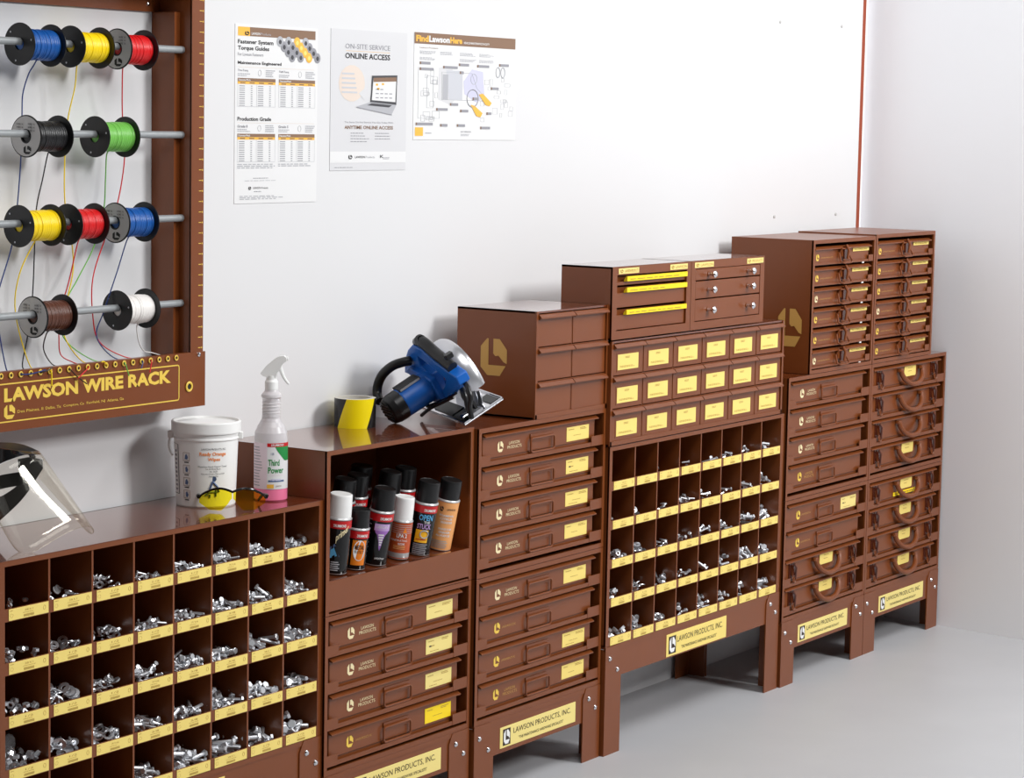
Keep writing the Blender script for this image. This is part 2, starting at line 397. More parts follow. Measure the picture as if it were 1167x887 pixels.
zb, zM, zT = .171, .484, .801
DEP = {1: -.2445, 2: -.2525, 3: -.261, 4: -.271, 5: -.277}
def rack(x0, x1, D, z0, z1, label, kinds, group='drawer cabinets', mirror=False):
    """kinds: list of 4 from the top: ('A', style, label material or None) / ('B', tagged, extra, label text)"""
    W = x1-x0; H = z1-z0; t = thing('drawer_cabinet', (x0, D, z0), label, 'cabinet', group)
    rack_case('case', t, W, -D-.004, H, 'brown_top')
    for k, kd in enumerate(kinds):
        zz = H-.0135-FH-k*PITCH
        if kd[0] == 'A': make_drawer(t, W, (0, 0, zz), kd[1], kd[2], k+int(x0*100) % 7)
        elif kd[0] == 'B':
            mb = MB(); tray(mb, W, .19); kid(mb.build('slide_tray', t, (0, 0, zz-.0018)))
            make_case_b(W, (x0, D, z0+zz), kd[3], kd[1], kd[2], 'carrying cases in the drawer racks')
    return t
A = lambda s='cream', l=None: ('A', s, l)
G_ = .0015
# C2 lower + stand
stand(-.9985, -.5015, DEP[2], zb, 'brown steel stand carrying the cabinet of spray cans')
rack(-.9985, -.5015, DEP[2], zb, zM, 'brown four-drawer steel cabinet directly under the open spray can cabinet', [A('cream', 'label_pale'), A('cream', 'label_pale'), A('cream', 'label_pale'), A('gold1', 'label_bright')])
# C3
stand(-.4945, .0145, DEP[3], zb, 'brown steel stand right of the spray can column, under two stacked drawer cabinets')
rack(-.4945, .0145, DEP[3], zb, zM, 'brown four-drawer cabinet, lower of the two between the spray cans and the bins', [A('cream', 'label'), A('gold1'), A('gold1', 'label'), A('gold2', 'label')])
rack(-.4945, .0145, DEP[3], zM+G_, zT, 'brown four-drawer cabinet right of the spray can cabinet, under the six-drawer box', [A('cream', 'label'), A('cream', 'label'), A('cream', 'label'), A('cream', 'label')])
# C5, C6
stand(.885, 1.376, DEP[5], zb, 'brown steel stand second from the corner, left of the last stand')
rack(.885, 1.376, DEP[5], zb, zM, 'brown cabinet with two flat drawers above two latched cases',
     [A('gold1', 'label_pale'), A('gold1'), ('B', True, False, 'brown latched case with yellow tag, upper of the two under the flat drawers'), ('B', True, False, 'brown latched case with yellow tag, lower of the two under the flat drawers')])
rack(.885, 1.376, DEP[5], zM+G_, zT, 'brown cabinet of four unlabelled flat drawers right of the far bin cabinet', [A('cream'), A('cream'), A('cream'), A('gold2')])
stand(1.3785, 1.8775, DEP[5], zb, 'brown steel stand at the far right against the side wall')
names = ['topmost', 'second from the top', 'third from the top', 'bottom']
rack(1.3785, 1.8775, DEP[5], zb, zM, 'brown rack holding four latched cases, lower of two at the far right',
     [('B', True, k == 0, 'brown latched case with yellow tag%s, %s in lower far-right rack' % (' and strip' if k == 0 else '', names[k])) for k in range(4)])
rack(1.3785, 1.8775, DEP[5], zM+G_, zT, 'brown rack holding four latched cases, upper of two at the far right',
     [('B', k in (0, 3), False, 'brown latched case %s yellow tag, %s in upper far-right rack' % ('with' if k in (0, 3) else 'without', names[k])) for k in range(4)])

# ------------------------------------------------------------------ top racks of small parts boxes
def small_rack(x0, x1, D, z0, z1, back, label, where, golds, side=False):
    W = x1-x0; H = z1-z0; t = thing('parts_box_rack', (x0, D, z0), label, 'cabinet', 'racks of small parts boxes')
    c = rack_case('case', t, W, back-D, H)
    p = (H-.024)/6; mb = MB()
    for k in range(6): mb.box(.006, W-.006, .004, back-D-.01, H-.0125-(k+1)*p, H-.0115-(k+1)*p, 'brown_in')
    kid(mb.build('shelf', t))
    if side:
        mb = MB(); emblem(mb, 0, 0, .068, .098, -.0006, 'goldm', fn=lambda a, b: (-.0008, -a, b)); kid(mb.build('emblem_decal', t, (0, .060, .118)))['label'] = 'gold octagonal emblem'
    ord_ = ['topmost', 'second from the top', 'third', 'fourth', 'fifth', 'bottom']
    for k in range(6):
        make_case_s(W, H, (x0, D, z0+H-.0115-(k+1)*p), 'small brown latched parts box, %s in %s' % (ord_[k], where), golds[k], 'small latched parts boxes')
        if not side: continue
        mb = MB(); mb.box(0, .011, -.002, 0, 0, .004, 'white'); kid(mb.build('white_clip', t, (W*.80, .004, H-.0155-(k+1)*p)))['label'] = 'small white clip'
small_rack(1.0005, 1.3745, DEP[5], zT+G_, 1.148, -.04, 'tall brown rack of six small boxes, gold emblem on its side', 'rack with emblem', [1, 1, 0, 1, 1, 0], True)
small_rack(1.3785, 1.768, DEP[5], zT+G_, 1.152, -.043, 'tall brown rack of six small parts boxes nearest the room corner', 'rack nearest the corner', [1, 1, 1, 0, 1, 1])

# ------------------------------------------------------------------ six-drawer box and eighteen-drawer cabinet
def small_drawers(x0, x1, D, z0, z1, back, nx, nz, label, labels, side=False, group=None):
    W = x1-x0; H = z1-z0; d = back-D
    t = thing('small_drawer_cabinet', (x0, D, z0), label, 'cabinet', group)
    mb = MB(); f = .009
    mb.box(0, .005, 0, d, 0, H, 'brown'); mb.box(W-.005, W, 0, d, 0, H, 'brown'); mb.box(0, W, 0, d, H-.004, H, 'brown_top'); mb.box(0, W, 0, d, 0, .004, 'brown'); mb.box(.005, W-.005, d-.003, d, .004, H-.004, 'brown_in')
    ph = (H-.011)/nz; pw = (W-.012)/nx
    for k in range(1, nz): mb.box(.005, W-.005, .001, d-.004, .006+k*ph-.003, .006+k*ph, 'brown')
    for k in range(1, nx): mb.box(.006+k*pw-.001, .006+k*pw+.001, .002, d-.004, .005, H-.005, 'brown_in')
    mb.box(-.001, .007, -.002, .002, 0, H, 'brown'); mb.box(W-.007, W+.001, -.002, .002, 0, H, 'brown'); mb.box(0, W, -.002, .002, 0, .010, 'brown')
    kid(mb.build('case', t))
    first = None
    for r in range(nz):
        for c in range(nx):
            loc = (.006+c*pw, 0, .008+r*ph)
            if first is None:
                mb = MB(); fh = ph-.005
                mb.bbox(.0026, pw-.0026, .001, .16, 0, fh-.001, 'brown', .0008)
                mb.xprism([(.001, fh+.002), (-.004, fh+.001), (-.0105, fh-.0060), (-.0100, fh-.0080), (-.0085, fh-.0080), (.001, fh-.0015)], .0008, pw-.0025, 'brown')
                mb.box(.0008, .0026, -.007, .001, fh-.010, fh-.003, 'brown')
                first = dr = kid(mb.build('drawer', t, loc))
                if labels:
                    mb = MB(); lw, lh = pw*.66, (fh-.014)*.63; mb.box(-.004, lw+.004, -.0006, 0, -.004, lh+.004, 'brown'); mb.bbox(0, lw, -.0013, -.0006, 0, lh, 'label', .0002)
                    mb.dashes(lw*.35, lw*.6, lh*.72, lh*.86, 2, -.0016, 'tiny'); mb.dashes(lw*.1, lw*.8, lh*.15, lh*.28, 2, -.0016, 'tiny')
                    kid(mb.build('label_card', dr, (pw*.17, .001, .0115)))['label'] = 'yellow contents label'
            else:
                o = dup(first, t, loc); KIDS.setdefault(t.name, []).append(o)
    if side:
        mb = MB(); emblem(mb, 0, 0, .068, .080, -.0006, 'goldm', fn=lambda a, b: (-.0008, -a, b)); kid(mb.build('emblem_decal', t, (0, .107, .128)))['label'] = 'gold octagonal emblem'
    return t
small_drawers(-.283, .0135, DEP[3], zT+.0006, 1.034, -.057, 2, 3, 'brown box of six plain small drawers right of the circular saw', False, True)
small_drawers(.0150, .858, DEP[4], .7145, .951, -.03, 6, 3, 'brown cabinet of eighteen small yellow-labelled drawers on the middle bin cabinet', True)

# ------------------------------------------------------------------ two three-drawer units on top
def sq_tag(w, h, txt, m='label_pale'):
    mb = MB(); mb.bbox(0, w, -.0008, 0, 0, h, m, .0002); mb.text(txt, w*.3, w*.95, h*.25, h*.75, -.0012, 'tiny'); emblem(mb, w*.14, h*.5, w*.14, h*.6, -.0012, 'tiny'); return mb
D4 = DEP[4]; zt = .9545
def unit(x0, x1, z0, z1, back, label, kind):
    W = x1-x0; H = z1-z0; d = back-D4; t = thing('drawer_unit', (x0, D4, z0), label, 'cabinet', None)
    mb = MB(); f = .020 if kind == 'strip' else .021
    mb.box(0, .005, 0, d, 0, H, 'brown'); mb.box(W-.005, W, 0, d, 0, H, 'brown'); mb.box(0, W, 0, d, H-.004, H, 'brown_top'); mb.box(0, W, 0, d, 0, .004, 'brown'); mb.box(.005, W-.005, d-.003, d, .004, H-.004, 'brown_in')
    mb.box(0, f, -.001, .004, 0, H, 'brown'); mb.box(W-f, W, -.001, .004, 0, H, 'brown'); mb.box(f, W-f, -.001, .004, 0, .019, 'brown'); mb.box(f, W-f, -.001, .004, H-.019, H, 'brown')
    kid(mb.build('case', t))
    iz0, iz1 = .019, H-.019; ih = iz1-iz0
    cuts = [0, .40, .80, 1] if kind == 'strip' else [0, .42, .77, 1]
    for k in (2, 1, 0):
        a, b = iz0+ih*cuts[k]+.0015, iz0+ih*cuts[k+1]-.0015; w = W-2*f-.003
        mb = MB()
        if kind == 'strip':
            mb.bbox(0, w, .003, .09, 0, b-a-.014, 'brown', .0008); mb.box(.002, w-.002, .012, .09, b-a-.014, b-a-.002, 'brown_in')
        else: mb.bbox(0, w, -.0005, .09, 0, b-a, 'brown', .0008)
        dr = kid(mb.build('drawer', t, (f+.0015, 0, a)))
        if kind == 'strip':
            mb = MB(); mb.xprism([(.003, b-a-.014), (-.006, b-a-.013), (-.006, b-a-.002), (-.003, b-a-.002), (.003, b-a-.010)], w*.11, w-.004, 'label_bright')
            mb.dashes(w*.15, w*.9, b-a-.010, b-a-.007, 1, -.0065, 'tiny'); kid(mb.build('label_holder', dr))['label'] = 'bright yellow label strip'
        else:
            for fx in (.19, .80):
                mb = MB(); zc = (b-a)*.5
                mb.lathe([(.004, .000), (.0035, -.010), (.0045, -.012), (.0085, -.017), (.0085, -.020), (.005, -.023), (.0005, -.0235)], 'chrome', (w*fx, 0, zc), 'Y', 18); mb.lathe([(.006, 0), (.006, -.002)], 'brown_in', (w*fx, 0, zc), 'Y', 12)
                kid(mb.build('knob', dr))['label'] = 'chrome round knob'
    for x, w, tx in ((W*.07, W*.25, 'LAWSON PRODUCTS'), (W*.72, W*.23, 'LAWSON')) if kind == 'strip' else ((W*.04, W*.25, 'LAWSON'), (W*.75, W*.23, 'PRODUCTS')):
        kid(sq_tag(w, .0125, tx).build('maker_tag', t, (x, -.001, H-.0165)))['label'] = 'pale yellow tag'
    return t
unit(.0125, .3700, zt, 1.1180, -.137, 'brown three-drawer unit with yellow strips along its drawers', 'strip')
unit(.3720, .7420, zt, 1.1180, -.137, 'brown three-drawer unit with chrome knobs, right of the yellow-striped one', 'knob')

# ================================================================== BIN CABINETS
BP = .1038; L1, Q, HL = .6314, .0895, .0192; OT = .7027
def bolt_mesh(L, r):
    mb = MB(); h = r*1.3
    mb.lathe([(r*1.55, -h), (r*1.8, -h*.85), (r*1.8, -h*.12), (r*1.6, 0)], 'zinc', n=6); mb.lathe([(r, 0), (r, L-r*.3), (r*.75, L)], 'zinc', n=8)
    return mb
def nut_mesh(r):
    mb = MB(); n = 6; prof = [(r*.55, -r*.4), (r, -r*.4), (r, r*.4), (r*.55, r*.4), (r*.55, -r*.4)]
    mb.lathe(prof, 'zinc', n=6, caps=False); return mb
def washer_mesh(r, lock=False):
    mb = MB(); t = r*.15 if lock else r*.08; k = .6 if lock else .42
    mb.lathe([(r*k, -t), (r, -t), (r, t), (r*k, t), (r*k, -t)], 'zinc', n=12, caps=False); return mb
PROTO = {}
def proto(kind, size):
    key = (kind, size)
    if key not in PROTO:
        if kind == 'hex_bolt': mb = bolt_mesh(.016+.0036*size, .0019+.00036*size)
        elif kind == 'hex_nut': mb = nut_mesh(.0052+.0007*size)
        elif kind == 'flat_washer': mb = washer_mesh(.0075+.0014*size)
        else: mb = washer_mesh(.007+.0009*size, True)
        o = mb.build(kind); me = o.data; bpy.data.objects.remove(o); PROTO[key] = me
    return PROTO[key]
def rand_rot(): return Matrix.Rotation(random.uniform(0, 2*PI), 3, 'Z') @ Matrix.Rotation(random.gauss(0, .33)+PI/2, 3, 'X') @ Matrix.Rotation(random.uniform(0, 2*PI), 3, 'Z')
ROWN = ['top', 'second', 'third', 'fourth', 'bottom']; COLN = ['first', 'second', 'third', 'fourth', 'fifth', 'sixth', 'seventh', 'eighth']
KIND = ['hex_nut', 'flat_washer', 'lock_washer'] + ['hex_bolt']*5
WORD = {'hex_nut': 'hex nut', 'flat_washer': 'flat washer', 'lock_washer': 'lock washer', 'hex_bolt': 'hex bolt'}
CNT = {k: 0 for k in WORD}
stuff_v = MB()                                        # everything beyond the 300 largest bolts
def fill_bin(xb, D, zf, kind, n, amount, size, cab, r, c, stuff=False):
    """a pile of small zinc fasteners behind the lip of one bin"""
    me = proto(kind, size); w = BP-.012
    for i in range(n):
        u = random.random()**1.25; v = random.random()
        hmax = (.010+amount*(.030)*(1-.55*u)*(1-.15*v)); z = zf+.004+hmax*(1-.9*((n-1-i)/n)**1.6 if n > 1 else 1)
        p = Vector((xb+.008+w*u, D+.009+.055*v**1.2, z))
        if kind == 'hex_bolt':
            R = rand_rot(); ax = R @ Vector((0, 0, 1)); L = (.016+.0036*size)*.5
            R3 = R; p = p-ax*L
            tip = p+ax*2*L; lo, hi = xb+.006, xb+BP-.008
            sh = 0
            for q in (p.x, tip.x):
                if q < lo: sh = max(sh, lo-q)
                if q > hi: sh = min(sh, hi-q)
            p.x += sh; sy = max(0, D+.010-min(p.y, tip.y)); p.y += sy; p.z += max(0, zf+.004-min(p.z, tip.z))
        elif kind in ('flat_washer', 'lock_washer'):
            R3 = Matrix.Rotation(random.uniform(0, 6), 3, 'Z') @ Matrix.Rotation(random.uniform(.1, 1.2), 3, 'X')
            rr = .012+.002*size; p.x = min(max(p.x, xb+rr+.003), xb+BP-rr-.006); p.y = max(p.y, D+.007+rr); p.z = max(p.z, zf+rr*.7)
        else:
            R3 = Matrix.Rotation(random.uniform(0, 6), 3, 'Z') @ Matrix.Rotation(random.uniform(0, 1.6), 3, 'X')
            p.x = min(max(p.x, xb+.012), xb+BP-.014); p.y = max(p.y, D+.016)
        if stuff:
            stuff_v.add([p+(R3 @ (vv.co/S)) for vv in me.vertices], [tuple(f.vertices) for f in me.polygons], 'zinc'); continue
        CNT[kind] += 1
        o = bpy.data.objects.new(kind, me); col.objects.link(o); o.location = p*S; o.rotation_euler = R3.to_euler()
        tag(o, 'zinc %s in the pile in %s bin of the %s row, %s bin cabinet' % (WORD[kind], COLN[c], ROWN[r], cab), WORD[kind], '%ss, %s row %s bin, %s cabinet' % (WORD[kind], ROWN[r], COLN[c], cab))
def bin_label(seed, w):
    random.seed(seed); mb = MB(); mb.bbox(0, w, -.0007, 0, 0, HL, 'label', .0002); y = -.001
    c = w*.5; cl = 'tiny'
    mb.text(random.choice(['3/8 X 1', '1/4', '7/16', '5/16 X 2', '1/2', '3/8']), c-w*.10, c+w*.10, HL*.62, HL*.78, y, cl)
    mb.dashes(c-w*.15, c+w*.17, HL*.45, HL*.53, 1, y, cl)
    for k in range(12): mb.quad(c-w*.13+k*w*.022, c-w*.13+k*w*.022+w*.011, HL*.12, HL*.34, y, cl)
    mb.dashes(w*.03, w*.12, HL*.80, HL*.9, 1, y, cl); mb.tube([(w*.07+w*.04*math.cos(a), y+.0002, HL*.42+HL*.17*math.sin(a)) for a in [q*PI/3 for q in range(6)]], .0002, cl, 3, closed=True)
    mb.tube([(w*.89+w*.03*math.cos(a), y+.0002, HL*.55+HL*.2*math.sin(a)) for a in [q*PI/4 for q in range(8)]], .00035, cl, 3, closed=True)
    return mb
def bin_cabinet(a0, x0, x1, D, z0, ztop, label, cab, fills, stuff_bolts):
    t = thing('bin_cabinet', (x0, D, z0), label, 'cabinet', 'forty-bin cabinets'); W = x1-x0; H = ztop-z0; d = -D-.004; off = a0-x0
    mb = MB(); R = off+8*BP
    mb.box(0, .006, 0, d, 0, H, 'brown'); mb.box(W-.006, W, 0, d, 0, H, 'brown'); mb.box(0, W, 0, d, 0, .003, 'brown'); mb.box(.006, W-.006, d-.003, d, 0, H, 'brown_in')
    mb.box(.006, W-.006, .004, d, H-.005, H-.0006, 'brown_in')
    mb.box(0, off, -.001, .004, 0, H-.001, 'brown'); mb.box(R, W, -.001, .004, 0, H-.001, 'brown'); mb.box(off, R, -.001, .004, OT-z0, H-.001, 'brown')
    mb.box(off-.003, off, .004, d, 0, H-.005, 'brown_in'); mb.box(R, R+.003, .004, d, 0, H-.005, 'brown_in')
    kid(mb.build('case', t))
    mb = MB(); mb.box(-.0005, W+.0005, -.0015, d, H-.0006, H, 'brown_top'); kid(mb.build('top_panel', t))
    first = None
    for k in range(5):
        zl = L1-Q*k-z0; loc = (0, 0, zl)
        if first is None:
            mb = MB(); mb.box(off, R, -.0005, .0012, -HL-.0012, .0010, 'brown'); mb.box(off, R, .0012, d-.004, -HL-.0012, -HL+.0004, 'brown_in')
            first = kid(mb.build('shelf', t, loc))
        else: KIDS.setdefault(t.name, []).append(dup(first, t, loc))
    first = None
    for k in range(1, 8):
        loc = (off+k*BP, 0, 0)
        if first is None:
            zbot = L1-4*Q-HL-z0
            mb = MB(); mb.box(-.0014, .0014, .0015, d-.004, zbot, OT-z0, 'brown_in'); mb.box(-.0022, .0022, .0004, .0022, zbot, OT-z0, 'brown')
            first = kid(mb.build('divider', t, loc))
        else: KIDS.setdefault(t.name, []).append(dup(first, t, loc))
    w = BP*.885
    vars_ = []
    for k in range(5):
        for c in range(8):
            loc = (off+BP*(c+.085), -.0006, L1-Q*k-z0-HL)
            if len(vars_) < 8:
                o = kid(bin_label(c+31, w).build('label_card', t, loc)); o['label'] = 'yellow bin label'; vars_.append(o)
            else: KIDS[t.name].append(dup(vars_[(c+k) % 8], t, loc))
    random.seed(5 if cab == 'left' else 9)
    for r in range(5):
        for c in range(8):
            n, amt = fills[r][c]
            if not n: continue
            k = KIND[c]; size = (r+max(0, c-3)) if k == 'hex_bolt' else r
            if k == 'hex_bolt' and not stuff_bolts: fill_bin(a0+c*BP, D, L1-Q*r-HL, k, n+6, amt*.62, size, cab, r, c, True)
            fill_bin(a0+c*BP, D, L1-Q*r-HL, k, int(n*(1 if k == 'hex_bolt' and not stuff_bolts else 1.5)), amt, size, cab, r, c, k == 'hex_bolt' and stuff_bolts)
    return t
F1 = [[(2, .3), (12, .45), (22, .9), (9, .5), (12, .7), (14, .9), (12, .8), (9, .7)],
      [(14, .9), (14, .6), (16, .8), (12, .8), (11, .8), (13, .9), (9, .9), (12, .9)],
      [(18, .9), (20, 1.1), (16, 1.0), (12, 1.0), (13, 1.1), (11, .8), (10, 1), (10, .8)],
      [(16, 1), (16, .9), (18, .9), (8, .9), (9, 1.1), (10, .9), (9, .8), (9, .7)],
      [(0, 0), (0, 0), (0, 0), (9, 1.1), (11, 1.3), (8, 1.2), (7, 1), (6, 1)]]
F4 = [[(0, 0), (0, 0), (1, .5), (6, .5), (5, .4), (4, .6), (5, .5), (9, .7)],
      [(3, .5), (6, .5), (6, .6), (9, .8), (9, .9), (4, .7), (6, .6), (9, .8)],
      [(12, .9), (14, .9), (10, .8), (8, .7), (7, .6), (7, .6), (9, 1.1), (11, 1.2)],
      [(9, .8), (10, .8), (14, .9), (5, .6), (9, .8), (11, 1.1), (10, 1.1), (6, .6)],
      [(12, .9), (12, 1.1), (9, .7), (9, 1), (9, .9), (5, .7), (8, 1.3), (6, .8)]]
bin_cabinet(-1.8418, -1.8535, -.9950, DEP[1], .2545, .7125, 'brown forty-bin steel cabinet at the left, full of zinc fasteners', 'left', F1, False)
bin_cabinet(.0300, .0185, .8780, DEP[4], .2545, .7125, 'brown forty-bin steel cabinet between the drawer columns, under the small labelled drawers', 'middle', F4, True)
stand(-1.8535, -.9950, DEP[1], .2545, 'brown steel stand under the left bin cabinet', legw=.07, bar=.178, sticker_pos=(.285, .285, .054, .180))
stand(.0185, .8780, DEP[4], .2545, 'tall-legged brown steel stand under the middle bin cabinet', legw=.07, bar=.178, sticker_pos=(.283, .297, .054, .181))
tag(stuff_v.build('loose_bolts', recalc=False), 'many more zinc bolts heaped in the bins of both bin cabinets', 'bolts', kind='stuff')
# plastic bag of washers in the left cabinet
mb = MB(); xb = -1.8418; zf = L1-Q*3-HL
vs = []
for i in range(7):
    for j in range(7):
        a, b = i/6-.5, j/6
        vs.append((xb+.034+a*.050*(1-.2*b), DEP[1]+.026+.012*math.sin(9*b+5*a)*.3+b*.008, zf+.002+.062*b+.006*math.sin(8*a)))
mb.add(vs, [(i*7+j, (i+1)*7+j, (i+1)*7+j+1, i*7+j+1) for i in range(6) for j in range(6)], 'wax')
tag(mb.build('plastic_bag'), 'clear plastic bag standing among nuts in the first bin of the left cabinet', 'bag')

# ================================================================== SPRAY CAN CABINET
x0, x1, D = -.9985, -.5015, DEP[2]; W = x1-x0; z0 = zM+G_; H = .8065-z0; d = -D-.004; lipz = .553-z0
t = thing('spray_can_cabinet', (x0, D, z0), 'open brown steel cabinet holding spray cans, with the circular saw on its top', 'cabinet')
mb = MB()
mb.box(0, .006, 0, d, 0, H-.0006, 'brown'); mb.box(W-.006, W, 0, d, 0, H-.0006, 'brown'); mb.box(.006, W-.006, d-.003, d, 0, H-.001, 'brown_in'); mb.box(.006, W-.006, 0, d, 0, .003, 'brown')
mb.box(0, .0105, -.0012, .004, 0, H-.0006, 'brown'); mb.box(W-.0105, W, -.0012, .004, 0, H-.0006, 'brown')
mb.box(.0105, W-.0105, -.0012, .004, H-.0095, H-.0006, 'brown'); mb.box(.006, W-.006, .004, d, H-.004, H-.0006, 'brown_in')
kid(mb.build('case', t))
mb = MB(); mb.box(-.0005, W+.0005, -.0015, d, H-.0006, H, 'brown_top'); kid(mb.build('top_panel', t))
SL = .17                                             # slope of the shelf towards the front
mb = MB(); mb.box(.0105, W-.0105, -.0010, .0012, .008, lipz, 'brown'); kid(mb.build('front_panel', t))
mb = MB(); mb.xprism([(.0012, lipz-.0015), (.0012, lipz), (.022, lipz-.0022), (d-.004, lipz-.0022+SL*(d-.026)), (d-.004, lipz-.005+SL*(d-.026)), (.022, lipz-.005)], .006, W-.006, 'brown_top'); kid(mb.build('shelf', t))
def can_obj(x, y, R, Hb, Hc, label, capm, paint, lean=SL, extra_lean=0, shoulder='silver'):
    z = z0+lipz-.0022+SL*max(0, (y-D-.022))+.0012+R*.02
    t = thing('spray_can', (x, y, z), label, 'spray can', 'spray cans in the open cabinet')
    t.rotation_euler = (math.atan(lean), extra_lean, 0)
    mb = MB(); body, bands = paint
    fn = lambda a, b, o=0: ((R+.0004+o)*math.sin(a+YR), -(R+.0004+o)*math.cos(a+YR), b)
    YR = YAW+0.0
    mb.lathe([(R*.96, 0), (R*.99, .0008), (R, .002)], 'silver', n=36); mb.lathe([(R, .002), (R, Hb-.0055)], body, n=36, caps=False)
    mb.lathe([(R, Hb-.0055), (R*1.02, Hb-.005), (R*1.02, Hb-.0035), (R*.95, Hb-.001), (R*.8, Hb)], shoulder, n=36)
    bands(mb, fn, R, Hb); kid(mb.build('can_body', t))
    mb = MB(); rc = R*.93; mb.lathe([(rc, Hb-.004), (rc*.985, Hb+Hc*.55), (rc*.955, Hb+Hc-.003), (rc*.93, Hb+Hc-.0008), (rc*.88, Hb+Hc), (rc*.86, Hb+Hc-.0006), (0.0001, Hb+Hc-.0012)], capm, n=36)
    kid(mb.build('cap', t))['label'] = ('white' if capm == 'white' else 'black')+' plastic cap'
    return t
def redband(mb, fn, R, Hb, txt='DRUMMOND', off=.35, h=.013):
    mb.lathe([(R+.0003, Hb-.0085-h), (R+.0003, Hb-.006)], 'redband', n=36, caps=False)
    mb.text(txt, off-.42, off+.6, Hb-.0085-h*.75, Hb-.0085-h*.3, 0, 'white', 1, fn=lambda a, b: fn(a, b, .0003))
def p_primer(mb, fn, R, Hb):
    redband(mb, fn, R, Hb, off=.1)
    mb.add([fn(a, b) for a, b in ((-.5, .028), (.35, .036), (-.1, .062), (-.5, .052))], [(0, 1, 2, 3)], 'blue_ink')
    mb.add([fn(a, b, .0003) for a, b in ((-.4, .032), (.15, .038), (-.12, .054), (-.4, .048))], [(0, 1, 2, 3)], 'canblue')
    vs, fs = text_mesh('primer', 1); mb.add([fn(-.05+1.0*a, .062+.018*b+.022*a, .0003) for a, b in vs], fs, 'cream')
    for k in range(5): mb.quad(-.3, .3+.1*(k % 2), .008+k*.004, .010+k*.004, 0, 'light_ink', fn, 4)
def p_metal(mb, fn, R, Hb):
    redband(mb, fn, R, Hb, off=.45)
    c = [(.33+.72*math.cos(a), .036+.029*math.sin(a)) for a in [2*PI*k/20 for k in range(20)]]
    mb.quad(-.3, 1.0, .010, Hb-.0245, 0, 'canorange', fn, 8)
    mb.add([fn(.38+.55*math.cos(a), .040+.021*math.sin(a), .0004) for a in [2*PI*k/20 for k in range(20)]], [tuple(range(20))], 'paper')
    mb.text('METAL', -.05, .8, .042, .051, 0, 'dark', 1, fn=lambda a, b: fn(a, b, .0006)); mb.text('PROTECT', -.05, .8, .034, .040, 0, 'dark', 0, fn=lambda a, b: fn(a, b, .0006))
    for k in range(16): mb.quad(-.95, -.62, .010+k*.0042, .012+k*.0042, 0, 'grey_ink', fn, 2)
def p_purple(mb, fn, R, Hb):
    redband(mb, fn, R, Hb, off=.45)
    mb.quad(-.35, .95, Hb-.040, Hb-.026, 0, 'canlav', fn, 6)
    n = 8
    vs = [fn(-.28+1.16*k/n, Hb-.040) for k in range(n+1)]+[fn(.28, .032)]; mb.add(vs, [(n+1, k, k+1) for k in range(n)], 'canviolet')
    mb.text('LUBRICANT', -.25, .85, Hb-.035, Hb-.029, 0, 'paper', 0, fn=lambda a, b: fn(a, b, .0003))
    for k in range(5): w = .45-.07*k; mb.quad(.28-w/2, .28+w/2, Hb-.050-k*.005, Hb-.047-k*.005, 0, 'paper', lambda a, b: fn(a, b, .0004), 2)
    for k in range(9): mb.quad(-1.0, -.66, .016+k*.0095, .018+k*.0095, 0, 'grey_ink', fn, 2)
    mb.text('LAWSON Products', 0, .8, .014, .018, 0, 'paper', 1, fn=lambda a, b: fn(a, b, .0003)); mb.quad(-1.0, -.72, .006, .020, 0, 'paper', fn, 2)
def p_lpa(mb, fn, R, Hb):
    mb.lathe([(R+.0002, .004), (R+.0002, .014)], 'silver', n=36, caps=False)
    for k in range(5): mb.lathe([(R+.0002, Hb-.011-k*.004), (R+.0002, Hb-.010-k*.004)], 'silver', n=36, caps=False)
    mb.add([fn(a, b, .0003) for a, b in ((.22, Hb-.026), (.62, Hb-.026), (.42, Hb-.014))], [(0, 1, 2)], 'canorange')
    mb.text('LPA 2', -.3, .65, .046, .054, 0, 'paper', 1, fn=lambda a, b: fn(a, b, .0004)); mb.text('PENETRATING', -.85, .75, .038, .042, 0, 'paper', 0, fn=lambda a, b: fn(a, b, .0004)); mb.text('SILICONE', -.1, .5, .031, .035, 0, 'paper', 1, fn=lambda a, b: fn(a, b, .0004))
    for k in range(3): mb.quad(-.5, .6, .022+k*.003, .0232+k*.003, 0, 'canpeach', lambda a, b: fn(a, b, .0004), 4)
def p_open(mb, fn, R, Hb):
    redband(mb, fn, R, Hb, off=.40)
    mb.text('OPEN', -.35, .8, Hb-.037, Hb-.0245, 0, 'canblue', 1, fn=lambda a, b: fn(a, b, .0004)); mb.text('THE', .1, .6, Hb-.043, Hb-.038, 0, 'paper', 1, fn=lambda a, b: fn(a, b, .0004)); mb.text('STUCK', -.4, .75, Hb-.055, Hb-.044, 0, 'canlav', 1, fn=lambda a, b: fn(a, b, .0004))
    mb.quad(-.45, .62, .028, Hb-.057, 0, 'canyellow', fn, 6)
    mb.tube([fn(.28+.34*math.cos(a), .046+.008*math.sin(a), .0004) for a in [2*PI*k/12 for k in range(12)]], .0014, 'silver', 5, closed=True)
    mb.quad(-.35, .5, .0335, .0352, 0, 'redband', lambda a, b: fn(a, b, .0004), 4)
    for k in range(6): mb.quad(-.5, .6+.1*(k % 2), .004+k*.0038, .0062+k*.0038, 0, 'grey_ink', fn, 4)
